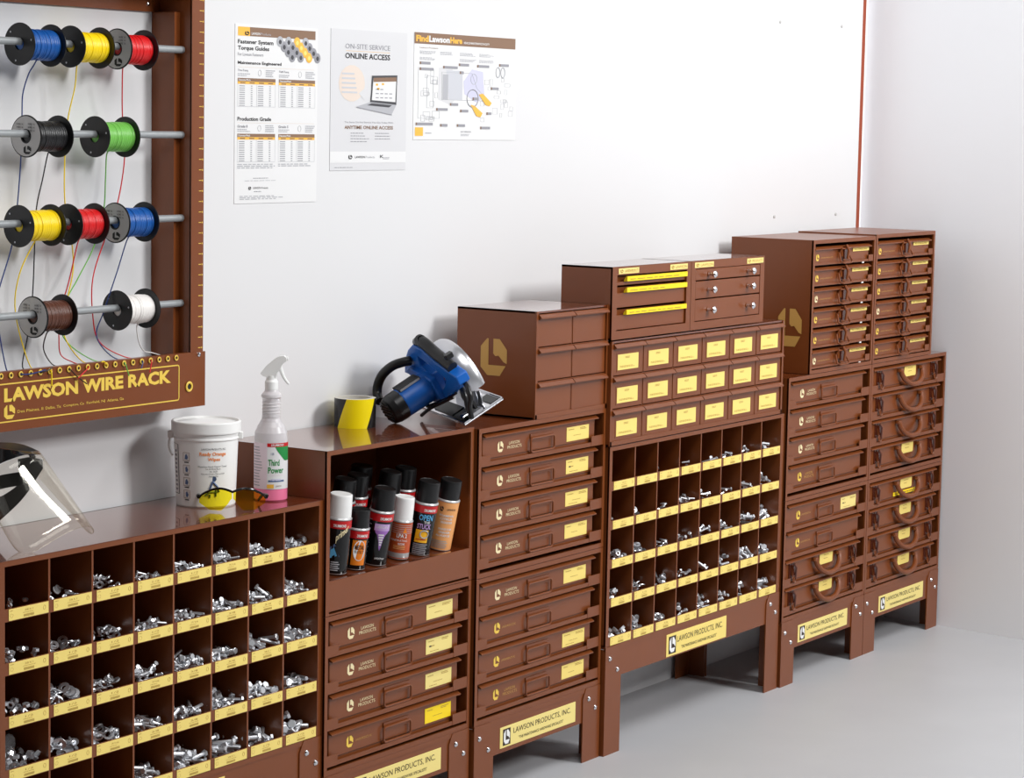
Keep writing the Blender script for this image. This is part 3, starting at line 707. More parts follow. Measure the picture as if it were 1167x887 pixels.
def p_foam(mb, fn, R, Hb):
    emblem(mb, -.35, Hb-.020, .3, .010, 0, 'ink', fn=lambda a, b: fn(a, b, .0003)); mb.text('LAWSON', .1, .85, Hb-.022, Hb-.018, 0, 'ink', 1, fn=lambda a, b: fn(a, b, .0003))
    for k, s in enumerate(['FOAMING', 'CITRUS', 'DEGREASER', '', 'ORANGE FOAM', 'DEGREASER', 'ALL-PURPOSE']):
        if s: mb.text(s, -.45+.1*(k % 3), .75-.06*(k % 2), Hb-.036-k*.0072, Hb-.0315-k*.0072, 0, 'paper', 1, fn=lambda a, b: fn(a, b, .0003))
    for k in range(5): mb.quad(-.7, .55+.1*(k % 2), .006+k*.0035, .0078+k*.0035, 0, 'silver', fn, 4)
plain = lambda mb, fn, R, Hb: redband(mb, fn, R, Hb, off=.5)
CY = -.2205
can_obj(-.9130, -.2080, .0250, .113, .044, 'black primer spray can with a white cap at the left edge of the open cabinet', 'white', ('wblack_', p_primer) if 0 else ('blackg', p_primer), .10)
can_obj(-.8500, -.2080, .0225, .085, .035, 'short black spray can with orange panel and white oval, second in the front row', 'black', ('blackg', p_metal), .13)
can_obj(-.7830, -.2080, .0250, .113, .042, 'black spray can with a purple triangle on its front', 'black', ('blackg', p_purple), .17)
can_obj(-.7030, -.2080, .0222, .082, .045, 'rust-orange spray can with a white cap in the front row', 'white', ('canrust', p_lpa), .14)
can_obj(-.6330, -.2080, .0250, .112, .041, 'black spray can with blue lettering over a yellow panel', 'black', ('blackg', p_open), .19)
can_obj(-.5580, -.2080, .0250, .110, .038, 'peach-orange spray can with a black cap at the right end of the front row', 'black', ('canpeach', p_foam), .21)
can_obj(-.8340, -.1500, .0250, .122, .042, 'black-capped spray can standing behind the short orange-panelled one', 'black', ('blackg', plain), .15)
can_obj(-.6810, -.1500, .0250, .120, .042, 'black-capped spray can standing behind the white-capped rust-orange one', 'black', ('blackg', plain), .15)
for x, y, w in ((-.9100, -.1450, 'far left, behind the white-capped primer can'), (-.7560, -.1250, 'behind the purple-triangle can'), (-.6050, -.1350, 'behind the blue-lettered can'), (-.6900, -.0850, 'furthest back in the middle')):
    can_obj(x, y, .0250, .115, .042, 'dark spray can in shadow, '+w, 'black', ('blackg', plain), .14)

# ================================================================== WIRE RACK
yF = -.087
t = thing('wire_rack', (-1.80, 0, .8955), 'brown wall-mounted rack with rods carrying spools of coloured wire', 'rack')
ox, oz = -1.80, .8955
mb = MB()
X = lambda x: x-ox
Z = lambda z: z-oz
mb.box(X(-1.2000), X(-1.1960), -.084, -.001, Z(.90), Z(1.70), 'brown_in'); mb.box(X(-1.2000), X(-1.1650), -.0855, -.0815, Z(.99), Z(1.70), 'brown')
mb.box(X(-1.1690), X(-1.1650), -.0815, -.001, Z(.90), Z(1.70), 'brown'); mb.box(X(-1.2150), X(-1.2000), -.056, -.001, Z(.99), Z(1.626), 'brown_in')
mb.box(X(-2.25), X(-1.2), -.006, -.001, Z(1.626), Z(1.70), 'brown_in'); mb.box(X(-2.25), X(-1.2), -.0855, -.0815, Z(1.672), Z(1.70), 'brown'); mb.box(X(-2.25), X(-1.16), -.0815, -.001, Z(1.696), Z(1.70), 'brown')
mb.box(X(-2.25), X(-1.2), -.075, -.001, Z(.900), Z(.904), 'brown'); mb.box(X(-2.254), X(-2.25), -.084, -.001, Z(.90), Z(1.70), 'brown')
for k in range(34):
    z = Z(1.005)+k*.0195; mb.box(X(-1.1790), X(-1.1720), -.0858, -.0854, z, z+.0012, 'gold'); mb.box(X(-1.1700), X(-1.1680), -.0858, -.0854, z-.001, z+.002, 'gold')
kid(mb.build('frame', t))
mb = MB(); mb.box(X(-2.25), X(-1.1600), yF, yF+.0025, 0, Z(.9980), 'brown'); mb.box(X(-2.25), X(-1.2), yF+.0025, yF+.012, Z(.9950), Z(.9980), 'brown')
mb.box(X(-2.25), X(-1.2), -.03, -.002, Z(.984), Z(.9865), 'paper_g')
y = yF-.0004
gx0, gx1, gz0, gz1, lw = -1.98, -1.2345, .9120, .9770, .0023
pts = [(gx0, gz0), (gx1-.004, gz0), (gx1-.001, gz0+.001), (gx1, gz0+.004), (gx1, gz1-.004), (gx1-.001, gz1-.001), (gx1-.004, gz1), (gx0, gz1)]
def frame_strip(mb, pts, lw, y, m):
    for (a, b), (c, d_) in zip(pts, pts[1:]):
        l = math.hypot(c-a, d_-b); nx, nz = -(d_-b)/l*lw/2, (c-a)/l*lw/2
        mb.add([(X(a+nx), y, Z(b+nz)), (X(c+nx), y, Z(d_+nz)), (X(c-nx), y, Z(d_-nz)), (X(a-nx), y, Z(b-nz))], [(0, 1, 2, 3)], m)
frame_strip(mb, pts, lw, y, 'gold')
mb.text('LAWSON WIRE RACK', X(-1.6835), X(-1.2568), Z(.9457), Z(.9702), y, 'gold', 2)
emblem(mb, X(-1.6708), Z(.9285), .026, .024, y, 'gold')
for s_, a, b in (('Des Plaines, Il', -1.652, -1.590), ('Dallas, Tx', -1.584, -1.546), ('Compton, Ca', -1.540, -1.488), ('Fairfield, NJ', -1.481, -1.434), ('Atlanta, Ga', -1.428, -1.385)): mb.text(s_, X(a), X(b), Z(.9243), Z(.9300), y, 'gold', 0)
kid(mb.build('name_panel', t))['label'] = 'brown front panel with gold lettering'
GX = [-1.7155+.0236*k for k in range(21)]
first = None
for gx in GX:
    if first is None:
        mb = MB(); mb.lathe([(.0030, 0), (.0048, -.0005), (.0056, -.0018), (.0046, -.0028), (.0030, -.0024), (.0030, 0)], 'gold', axis='Y', n=14, caps=False); mb.lathe([(.0032, -.0006), (.0001, -.0007)], 'ink', axis='Y', n=10)
        first = kid(mb.build('grommet', t, (X(gx), yF, Z(.9912)))); first['label'] = 'small brass grommet'
    else: KIDS[t.name].append(dup(first, t, (X(gx), yF, Z(.9912))))
mb = MB(); mb.lathe([(.0060, 0), (.0088, -.0006), (.0100, -.002), (.0082, -.0032), (.0058, -.0026), (.0058, 0)], 'gold', axis='Y', n=20, caps=False); mb.lathe([(.006, -.0006), (.0001, -.0007)], 'ink', axis='Y', n=14)
kid(mb.build('mounting_grommet', t, (X(-1.2071), yF, Z(.9349))))['label'] = 'large brass grommet'
mb = MB(); mb.lathe([(.0045, 0), (.004, -.002), (.0005, -.003)], 'chrome', axis='Y', n=12); kid(mb.build('screw', t, (X(-1.1793), yF, Z(.9931))))
mb = MB(); mb.lathe([(.0045, 0), (.004, -.002), (.0005, -.003)], 'chrome', axis='Y', n=12); s2 = kid(mb.build('screw', t, (X(-1.232), -.006, Z(1.640))))
RZ = [1.5573, 1.4012, 1.2475, 1.0892]; yR = -.062
first = None
for z in RZ:
    if first is None:
        mb = MB(); mb.tube([(X(-2.249), 0, 0), (X(-1.1985), 0, 0)], .0066, 'rod', 14); first = kid(mb.build('rod', t, (0, yR, Z(z)))); first['label'] = 'grey steel rod'
    else: KIDS[t.name].append(dup(first, t, (0, yR, Z(z))))
WN = dict(blue='blue', yellow='yellow', red='red', wblack='black', green='green', wbrown='brown', wwhite='white')
rr = .0365
def spool(xa, xb, z, wc, label, graylab, path=None, wm=None, stub=None, stubz=None):
    L = xb-xa; t = thing('wire_spool', (xa, yR, z-.0045), label, 'wire spool', 'spools on the wire rack')
    random.seed(int(abs(xa)*9999))
    for k, xx in enumerate((0, L-.002)):
        mb = MB(); prof = [(.010, 0), (rr-.0006, 0), (rr, .0006), (rr, .0015), (rr-.0006, .002), (.010, .002), (.010, 0)]
        mb.lathe(prof, 'black', (xx, 0, 0), 'X', 40, caps=False)
        mb.lathe([(.0105, -.0005), (.0105, .004 if k == 0 else -.002)], 'black', (xx, 0, 0), 'X', 20, caps=False)
        if k == 0: mb.lathe([(.0099, .001), (.0099, L-.001)], 'black', (0, 0, 0), 'X', 20, caps=False)
        if k == 0:
            if graylab:
                n = 40; vs = [(-.0004, r_*math.cos(2*PI*i/n), r_*math.sin(2*PI*i/n)) for r_ in (.0125, rr-.0022) for i in range(n)]
                mb.add(vs, [(i, (i+1) % n, n+(i+1) % n, n+i) for i in range(n)], 'spool_label')
                emblem(mb, 0, 0, .018, .014, 0, 'black', fn=lambda a, b: (-.0009, -.004-a, -.0235+b))
                for q in range(6):
                    vs, fs = text_mesh('WIRE 16', 0); mb.add([(-.0009, -(-.022+.016*a+(q % 2)*.027), .008+b*.0035+(q//2)*.0055) for a, b in vs], fs, 'ink')
            else:
                for a in (.8, 2.9, 5.0): mb.lathe([(.0018, -.0006), (.0001, -.0007)], 'paper_g', (0, .029*math.cos(a), .029*math.sin(a)), 'X', 8)
        f = kid(mb.build('flange', t))
    rw = .0262; prof = [(.010, .0025)]; n = 15
    for i in range(n):
        x = .0025+(L-.005)*i/n; w = (L-.005)/n; dr = random.uniform(-.0006, .0008)
        prof += [(rw+dr-.0004, x), (rw+dr, x+w*.3), (rw+dr, x+w*.7), (rw+dr-.0004, x+w)]
    prof += [(.010, L-.0025)]
    mb = MB(); mb.lathe(prof, 'w_'+wc, axis='X', n=36); kid(mb.build('wire_winding', t))['label'] = WN[wc]+' insulated wire'
    if path:
        loc = Vector((xa, yR, z-.0045)); px = [Vector((a, -.045-.018*max(0, 1-i/2.0), b)) for i, (a, b) in enumerate(path)]
        # lead the wire off the winding
        start = Vector((px[0].x, yR-.010, z-.0045-rw*.9)); P = [start]+px
        if stub:
            gx = stub[0][0]; P[-1] = Vector((P[-1].x*.6+gx*.4, -.060, .9990)) if abs(P[-1].x-gx) < .2 else P[-1]
            P += [Vector((gx, yF+.012, .9935)), Vector((gx, yF-.003, .9915))]+[Vector((a, yF-.006-.002*k, b)) for k, (a, b) in enumerate(stub[1:])]
        else: P += [Vector((P[-1].x+.01, -.075, P[-1].z-.008))]
        mb = MB(); mb.tube([p-loc for p in P], .00115, wm or 'w_'+wc, 6, smooth=6); kid(mb.build('loose_wire', t))['label'] = 'loose end of the wire'
    return t
blue_a = [(-1.5863, 1.5174), (-1.5897, 1.5019), (-1.5941, 1.4689), (-1.5963, 1.4314), (-1.5987, 1.3653), (-1.6075, 1.2826), (-1.6204, 1.2121), (-1.65, 1.1408), (-1.660, 1.1056), (-1.655, 1.03)]
yellow_a = [(-1.4799, 1.52), (-1.4755, 1.4834), (-1.4833, 1.4281), (-1.491, 1.3667), (-1.4912, 1.2806), (-1.4735, 1.2074), (-1.4713, 1.1576), (-1.4869, 1.1038), (-1.4943, 1.0481), (-1.4848, 1.006)]
red_a = [(-1.3615, 1.5218), (-1.3536, 1.4829), (-1.3431, 1.436), (-1.3371, 1.3603), (-1.3555, 1.2782), (-1.3877, 1.2158), (-1.4196, 1.146), (-1.4207, 1.0814), (-1.4035, 1.0289), (-1.3788, 1.003)]
black_a = [(-1.5519, 1.3668), (-1.5563, 1.3213), (-1.5614, 1.2742), (-1.5661, 1.2125), (-1.5719, 1.1204), (-1.5837, 1.0522), (-1.6213, 1.004)]
green_a = [(-1.4038, 1.3651), (-1.397, 1.3228), (-1.3923, 1.2647), (-1.4174, 1.2009), (-1.4602, 1.1431), (-1.4892, 1.1039), (-1.4963, 1.0442), (-1.4703, 1.003)]
yellow_b = [(-1.5866, 1.2131), (-1.613, 1.1589), (-1.6133, 1.0921), (-1.6057, 1.005)]
red_b = [(-1.478, 1.2097), (-1.4935, 1.1352), (-1.5091, 1.0817), (-1.5069, 1.0473), (-1.5026, 1.0128), (-1.4937, 1.003)]
blue_b = [(-1.353, 1.2058), (-1.3668, 1.1533), (-1.3905, 1.0845), (-1.4104, 1.0387), (-1.4086, 1.003)]
brown_a = [(-1.5571, 1.0525), (-1.5541, 1.0256), (-1.5477, 1.003)]; white_a = [(-1.3235, 1.0519), (-1.3078, 1.0227), (-1.2839, 1.0041), (-1.2600, .9985)]
spool(-1.6193, -1.5426, RZ[0], 'blue', 'spool of blue wire at the left of the top rod', False, blue_a, 'navy', [(-1.6447, .9912), (-1.6218, .9911), (-1.5912, .9957)])
spool(-1.4960, -1.4201, RZ[0], 'yellow', 'spool of yellow wire on the top rod between blue and red', False, yellow_a, None, [(-1.4323, .9913), (-1.4420, .9985), (-1.4518, .9992)])
spool(-1.3763, -1.3050, RZ[0], 'red', 'spool of red wire with a grey paper face, right end of the top rod', True, red_a, None, [(-1.3143, .9912), (-1.318, .983), (-1.3236, .9708)])
spool(-1.6041, -1.5245, RZ[1], 'wblack', 'spool of black wire on the second rod', True, black_a, None, [(-1.5975, .9912), (-1.5850, .9935), (-1.5750, .9985)])
spool(-1.4342, -1.3535, RZ[1], 'green', 'spool of green wire on the second rod', False, green_a, None, [(-1.3851, .9912), (-1.3815, .9784), (-1.3791, .9684)])
spool(-1.6225, -1.5426, RZ[2], 'yellow', 'spool of yellow wire on the third rod, left of the red one', False, yellow_b, None, [(-1.5739, .9912), (-1.5745, .980), (-1.5767, .9663)])
spool(-1.5029, -1.4330, RZ[2], 'red', 'spool of red wire in the middle of the third rod', False, red_b, None, [(-1.4795, .9912), (-1.495, .983), (-1.5106, .9747)])
spool(-1.3809, -1.3020, RZ[2], 'blue', 'spool of blue wire with a grey paper face, right end of the third rod', True, blue_b, 'navy', [(-1.3379, .9912), (-1.341, .987), (-1.3464, .9801)])
spool(-1.5890, -1.5141, RZ[3], 'wbrown', 'spool of brown wire with a grey paper face on the bottom rod', True, brown_a, 'dark', [(-1.5267, .9912), (-1.5129, .9787), (-1.4892, .9631)])
spool(-1.3753, -1.2979, RZ[3], 'wwhite', 'spool of white wire at the right of the bottom rod', False, white_a)

# ================================================================== POSTERS
def poster(x0, x1, z0, z1, label, draw, base='paper'):
    t = MB(); t.box(0, x1-x0, -.0012, 0, 0, z1-z0, base)
    W, H = x1-x0, z1-z0
    q = lambda a, b, c, d_, m, o=0: t.quad(W*a, W*c, H*b, H*d_, -.0015-o*.0002, m)
    tx = lambda s, a, b, c, d_, m, bold=0, o=1: t.text(s, W*a, W*c, H*b, H*d_, -.0015-o*.0002, m, bold)
    ds = lambda a, b, c, d_, rows, m: t.dashes(W*a, W*c, H*b, H*d_, rows, -.0017, m)
    draw(t, W, H, q, tx, ds); o = t.build('poster', loc=(x0, 0, z0), recalc=False); return tag(o, label, 'poster')
def d1(t, W, H, q, tx, ds):
    q(.03, .935, .17, .985, 'porange'); q(.17, .935, .97, .985, 'pbrown'); emblem(t, W*.135, H*.950, W*.05, H*.022, -.0019, 'ink')
    tx('LAWSON', .19, .943, .29, .957, 'paper', 1); tx('Products', .30, .943, .42, .957, 'light_ink')
    tx('Fastener System', .03, .885, .45, .915, 'ink', 1); tx('Torque Guides', .03, .850, .40, .880, 'ink', 1); tx('For Lawson Fasteners', .03, .825, .33, .842, 'grey_ink')
    random.seed(3)
    for c, m in enumerate(('grey_ink', 'grey_ink', 'porange', 'grey_ink')):
        for r in range(4):
            cx, cz = W*(.53+c*.105+r*.05), H*(.915-r*.028)
            t.lathe([(.0105, -.0018), (.0085, -.0021), (.0001, -.0022)], m if r or c == 2 else 'light_ink', (cx, 0, cz), 'Y', 12); t.lathe([(.005, -.0023), (.0001, -.0024)], 'screen' if c != 2 else 'label', (cx, 0, cz-.001), 'Y', 6)
    for k, (zt_, name) in enumerate(((.765, 'Maintenance Engineered'), (.455, 'Production Grade'))):
        tx(name, .03, zt_+.008, .55 if k == 0 else .43, zt_+.030, 'ink', 1); q(.03, zt_-.004, .96, zt_-.002, 'pflesh')
        for cx in (.03, .52):
            tx(('Tru-Torq' if cx < .1 else 'Tuff-Torq') if k == 0 else ('Grade 8' if cx < .1 else 'Grade 5'), cx, zt_-.030, cx+.12, zt_-.015, 'grey_ink', 1)
            ds(cx, zt_-.055, cx+.15, zt_-.035, 2, 'light_ink'); ds(cx+.33, zt_-.055, cx+.45, zt_-.012, 4, 'light_ink')
            t.tube([(W*(cx+.26)+.005*math.cos(a), -.0015, H*(zt_-.033)+.006*math.sin(a)) for a in [q_*PI/4 for q_ in range(8)]], .0004, 'light_ink', 3, closed=True)
            q(cx, zt_-.083, cx+.45, zt_-.064, 'pbrown'); tx('Diameter/Pitch', cx+.01, zt_-.079, cx+.15, zt_-.069, 'paper', 1); q(cx, zt_-.097, cx+.45, zt_-.083, 'porange')
            for g in range(4):
                q(cx+.03+g*.11, zt_-.093, cx+.09+g*.11, zt_-.087, 'pbrown', 1)
                for r in range(10): q(cx+(.02 if g % 2 == 0 else .045)+g*.11, zt_-.110-r*.0120, cx+(.085 if g % 2 == 0 else .065)+g*.11, zt_-.1055-r*.0120, 'grey_ink')
            for xx in (0, .225, .449): q(cx+xx, zt_-.222, cx+xx+.002, zt_-.097, 'light_ink')
            q(cx, zt_-.223, cx+.45, zt_-.2215, 'light_ink')
    ds(.03, .195, .48, .225, 3, 'light_ink'); ds(.52, .205, .95, .225, 2, 'light_ink'); ds(.22, .138, .40, .145, 1, 'grey_ink'); ds(.12, .125, .52, .130, 1, 'light_ink')
    emblem(t, W*.18, H*.085, W*.03, H*.018, -.0019, 'ink'); tx('LAWSON Products', .22, .081, .40, .092, 'ink'); ds(.23, .062, .37, .070, 1, 'grey_ink'); ds(.06, .020, .58, .045, 3, 'light_ink')
poster(-.9755, -.7165, 1.2677, 1.6155, 'white torque guide poster with brown and yellow header, leftmost on the wall', d1)
def d2(t, W, H, q, tx, ds):
    tx('ON-SITE SERVICE', .18, .865, .77, .900, 'grey_ink'); q(.19, .848, .77, .850, 'porange'); tx('ONLINE ACCESS', .18, .795, .77, .835, 'ink', 1)
    c = [(.27+.17*math.cos(a), .62+.13*math.sin(a)) for a in [2*PI*k/18 for k in range(18)]]
    t.add([(W*a, -.0015, H*b) for a, b in c], [tuple(range(18))], 'pflesh')
    for k in range(5): q(.14, .55+k*.033, .34-.01*k, .562+k*.033, 'paper_g', 2)
    t.add([(W*a, -.0017, H*b) for a, b in ((.36, .55), (.50, .62), (.55, .55), (.44, .50))], [(0, 1, 2, 3)], 'paper2')
    P = lambda pts, m, o: t.add([(W*a, -.0019-o*.0002, H*b) for a, b in pts], [tuple(range(len(pts)))], m)
    P([(.53, .68), (.87, .69), (.86, .475), (.51, .49)], 'screen', 0); P([(.55, .665), (.855, .675), (.845, .495), (.53, .505)], 'paper', 1); P([(.55, .665), (.855, .675), (.855, .645), (.55, .635)], 'pbrown', 2)
    P([(.51, .49), (.86, .475), (.80, .405), (.33, .455)], 'light_ink', 0); P([(.53, .483), (.80, .472), (.76, .455), (.47, .467)], 'screen', 1); P([(.33, .455), (.80, .405), (.80, .398), (.33, .449)], 'grey_ink', 1)
    for a, b in ((.58, .61), (.60, .58), (.66, .615)): q(a, b, a+.03, b+.015, 'porange', 4)
    for k in range(10): q(.58+(k % 4)*.06, .52+(k//4)*.03, .62+(k % 4)*.06, .527+(k//4)*.03, 'grey_ink', 4)
    tx('The Same On-Site Service You Get Today With', .18, .335, .82, .350, 'grey_ink'); tx('ANYTIME ONLINE ACCESS', .18, .295, .82, .320, 'pbrown', 1)
    for k in range(4): ds(.26, .262-k*.020, .50, .272-k*.020, 1, 'grey_ink'); ds(.58, .262-k*.020, .78, .272-k*.020, 1, 'grey_ink') if k < 3 else None
    q(0, .055, 1, .135, 'paper', 0); emblem(t, W*.26, H*.095, W*.05, H*.03, -.0019, 'ink'); tx('LAWSON', .32, .087, .45, .103, 'ink', 1); tx('Products', .46, .087, .58, .103, 'grey_ink'); tx('K', .65, .088, .70, .110, 'ink', 1); ds(.69, .078, .78, .095, 2, 'grey_ink'); ds(.06, .018, .35, .026, 1, 'grey_ink')
poster(-.6725, -.4080, 1.3300, 1.6190, 'pale grey online access poster showing a laptop, middle of the three', d2, 'paper2')
def d3(t, W, H, q, tx, ds):
    q(.0, .895, .985, 1.0, 'pbrown'); tx('Find', .015, .915, .13, .975, 'porange', 2); tx('Lawson', .135, .915, .33, .975, 'paper', 2); tx('Here', .335, .915, .45, .975, 'porange', 2); tx('VEHICLE MAINTENANCE FACILITY', .465, .918, .72, .938, 'paper', 1)
    tx('Lawson Products', .05, .855, .22, .868, 'pbrown')
    for a in (.05, .24, .43, .62): ds(a, .80, a+.15, .835, 3, 'light_ink')
    for a in (.05, .43, .62): ds(a, .745, a+.16, .775, 3, 'light_ink')
    P = lambda pts, m, o: t.add([(W*a, -.0015-o*.0002, H*b) for a, b in pts], [tuple(range(len(pts)))], m)
    P([(.23, .68), (.36, .69), (.40, .40), (.35, .33), (.23, .38)], 'paper2', 0)
    P([(.55, .68), (.66, .66), (.68, .42), (.60, .36), (.48, .44), (.47, .56)], 'plilac', 0); P([(.30, .66), (.46, .66), (.46, .38), (.33, .38)], 'paper_g', 1); P([(.27, .62), (.32, .62), (.32, .38), (.27, .38)], 'light_ink', 2)
    L = lambda pts, r=.0006, m='light_ink', closed=False: t.tube([(W*a, -.0014, H*b) for a, b in pts], r, m, 3, closed=closed)
    L([(.26, .64), (.55, .64), (.60, .50), (.66, .44), (.66, .38), (.26, .38)], closed=True); L([(.04, .68), (.04, .20), (.16, .20)]); L([(.12, .60), (.18, .60), (.18, .30), (.12, .30)], closed=True)
    L([(.56+.055*math.cos(a), .40+.085*math.sin(a)) for a in [k*PI/8 for k in range(16)]], .0014, 'grey_ink', True); L([(.57+.03*math.cos(a), .585+.05*math.sin(a)) for a in [k*PI/6 for k in range(12)]], .0008, 'light_ink', True)
    for cx in (.81, .86): L([(cx+.02*math.cos(a), .66+.05*math.sin(a)) for a in [k*PI/6 for k in range(12)]], .0014, 'light_ink', True)
    random.seed(12)
    for k in range(34):
        a, b = random.choice([random.uniform(.05, .2), random.uniform(.62, .95)]), random.uniform(.16, .62); w, h = random.uniform(.02, .07), random.uniform(.02, .07)
        L([(a, b), (a+w, b), (a+w, b+h), (a, b+h)], .0004, 'light_ink', True)
    for a, b, w in ((.05, .655, .10), (.05, .60, .13), (.27, .625, .14), (.42, .655, .10), (.43, .58, .04), (.60, .65, .12), (.82, .67, .10), (.74, .44, .08), (.34, .275, .08), (.21, .225, .11), (.44, .215, .08), (.02, .085, .16), (.25, .075, .07), (.41, .075, .08), (.64, .055, .10), (.70, .195, .05), (.56, .335, .06)):
        q(a, b+.05, a+w, b+.075, 'grey_ink', 2); q(a, b+.05, a+.012, b+.075, 'pbrown', 3)
    P([(.62, .44), (.66, .45), (.75, .36), (.73, .33), (.69, .34)], 'porange', 4); P([(.54, .34), (.58, .33), (.66, .26), (.64, .22), (.60, .23)], 'porange', 4)
    q(.015, .035, .09, .115, 'porange', 1); ds(.11, .055, .17, .07, 1, 'grey_ink'); tx('BAY SERVICES', .45, .072, .55, .084, 'grey_ink', 1); ds(.45, .035, .55, .060, 2, 'light_ink')
poster(-.3815, .0170, 1.3945, 1.6230, 'wide poster with brown header and workshop diagram, rightmost on the wall', d3)

# ================================================================== ITEMS ON THE CABINETS
ZC = .7125
# bucket of wipes
def cyl_fn(R0, R1, h, off=.0006): return lambda a, b: ((R0+(R1-R0)*b/h+off)*math.sin(a), -(R0+(R1-R0)*b/h+off)*math.cos(a), b)
t = thing('wipes_bucket', (-1.1785, -.1060, ZC), 'white plastic bucket of hand cleaning wipes left of the spray bottle', 'bucket', rz=YAW)
R0, R1, h = .0555, .0615, .158; mb = MB()
mb.lathe([(R0*.9, .003), (R0*.97, 0), (R0, .003), (R0+.0045, .124), (R0+.0062, .126), (R0+.0062, .1285), (R0+.0052, .130), (R0+.006, .1375)], 'white', n=56)
fn = cyl_fn(R0, R0+.0045, .124)
mb.text('LAWSON PRODUCTS, INC.', -.02, .78, .1085, .1125, 0, 'ink', 0, fn=fn); mb.text('Ready Orange', -.08, .78, .0965, .1055, 0, 'orange_ink', 1, fn=fn); mb.text('Wipes', .18, .58, .0870, .0950, 0, 'orange_ink', 1, fn=fn)
for k, (s_, a, b) in enumerate((('Waterless Hand Cleaner Towel', -.14, .82), ('For All Work Places', .12, .60), ('No. 36250', .25, .5), ('Removes Grease, Paint and Oil', -.02, .74), ('Made in USA', .22, .52))): mb.text(s_, a, b, .0768-k*.0046, .0798-k*.0046, 0, 'ink', 0, fn=fn)
mb.lathe([(.0001, -.0003), (.005, -.0002)], 'blue_ink', fn(.38, .055), 'Y', 10)
for a0_, b0_, a1_, b1_ in ((.34, .050, .20, .028), (.20, .028, .10, .024), (.34, .050, .50, .040), (.50, .040, .56, .030), (.2, .030, .5, .030), (.25, .026, .25, .020), (.45, .034, .45, .022)):
    mb.tube([fn(a0_, b0_), fn(a1_, b1_)], .0019, 'blue_ink', 5)
for k in range(4):
    z = .088-k*.0235
    for a0_, b0_, a1_, b1_ in ((-.66, z, -.66, z+.015), (-.66, z+.015, -.42, z+.015), (-.42, z+.015, -.42, z), (-.42, z, -.66, z)): mb.tube([fn(a0_, b0_), fn(a1_, b1_)], .00035, 'pbrown', 3)
    mb.add([fn(-.60+.03*(k % 2), z+.003), fn(-.50, z+.002), fn(-.47, z+.007), fn(-.53, z+.013), fn(-.58, z+.010)], [(0, 1, 2, 3, 4)], 'blue_ink'); mb.quad(-.62, -.45, z-.004, z-.0022, 0, 'ink', fn, 2)
for a0_, b0_, a1_, b1_ in ((-1.25, .118, -.92, .116), (-.92, .116, -.90, .024), (-.90, .024, -1.25, .024)): mb.tube([fn(a0_, b0_), fn(a1_, b1_)], .0006, 'ink', 3)
for k in range(10): mb.quad(-1.15, -1.0, .030+k*.008, .034+k*.008, 0, 'grey_ink', fn, 2)
kid(mb.build('pail', t))
mb = MB(); mb.lathe([(R0+.006, .1375), (.0645, .138), (.0648, .1400), (.0650, .1570), (.0640, .1590), (.0610, .1592), (.0590, .1560), (.0580, .1550), (.020, .1553), (.0001, .1553)], 'white', n=56, caps=False); kid(mb.build('lid', t))
for lx in ((-.0720, -.0610), (.0610, .0690)):
    mb = MB(); mb.bbox(lx[0], lx[1], -.004, .004, .124, .138, 'white'); kid(mb.build('handle_lug', t))
mb = MB(); pts = [(-.0655, .002, .130), (-.0690, -.003, .118), (-.0675, -.010, .104), (-.0600, -.0200, .094)]
mb.tube(pts, .0022, 'white', 8, smooth=4)
kid(mb.build('bail_handle', t))

# spray bottle
t = thing('spray_bottle', (-1.0600, -.1660, ZC), 'white trigger spray bottle with pink liquid and green-lettered label', 'spray bottle', rz=YAW)
R = .0318; mb = MB()
mb.lathe([(R*.92, 0), (R, .003), (R, .024)], 'pink', n=40); mb.lathe([(R, .024), (R, .118), (R*.97, .130), (R*.82, .141), (.0205, .150), (.0178, .156), (.0170, .170), (.0168, .190), (.0172, .194), (.0195, .197), (.0190, .202), (.0135, .208), (.0120, .212)], 'bottle', n=40, caps=False)
for k in range(5): mb.lathe([(.0170+.0008*0, .160+k*.006), (.0180, .1612+k*.006), (.0170, .1624+k*.006)], 'bottle', n=32, caps=False)
kid(mb.build('bottle', t))
fn = cyl_fn(R, R, 1)
mb = MB(); mb.quad(-1.35, -.12, .024, .112, 0, 'pinkpaper', fn, 12); mb.quad(-.12, 1.5, .024, .112, 0, 'paper', fn, 14)
f1 = cyl_fn(R, R, 1, .0010); mb.quad(-.12, 1.5, .105, .112, 0, 'redband', f1, 12); mb.text('DRUMMOND', .12, .9, .1065, .1105, 0, 'paper', 1, fn=cyl_fn(R, R, 1, .0014))
g8 = [(.35+.1*k, .105-min(.027, (.1*k)**.8*.038)) for k in range(12)]
mb.add([f1(a, .105) for a, b in g8]+[f1(a, b) for a, b in g8], [(k, k+1, 13+k, 12+k) for k in range(11)], 'pgreen')
mb.text('Third', -.06, .62, .0690, .0810, 0, 'pgreen', 1, fn=f1); mb.text('Power', -.06, .90, .0545, .0665, 0, 'pgreen', 1, fn=f1); mb.text('128', .1, .28, .0895, .0940, 0, 'blue_ink', 0, fn=f1)
mb.quad(-.05, .9, .0505, .0515, 0, 'pinkpaper', f1, 4); mb.quad(-.05, .95, .038, .0415, 0, 'blue_ink', f1, 5); mb.quad(.1, .7, .0405, .044, 0, 'plilac', f1, 4); mb.quad(-.12, .28, .026, .0335, 0, 'porange', f1, 3); mb.text('LAWSON', .4, .75, .0285, .0315, 0, 'pbrown', 0, fn=f1)
random.seed(4)
for k in range(14): mb.quad(-1.2, -.55+random.uniform(-.1, .15), .030+k*.0056, .0315+k*.0056, 0, 'grey_ink', f1, 4)
kid(mb.build('paper_label', t))['label'] = 'white label with red band and green lettering'
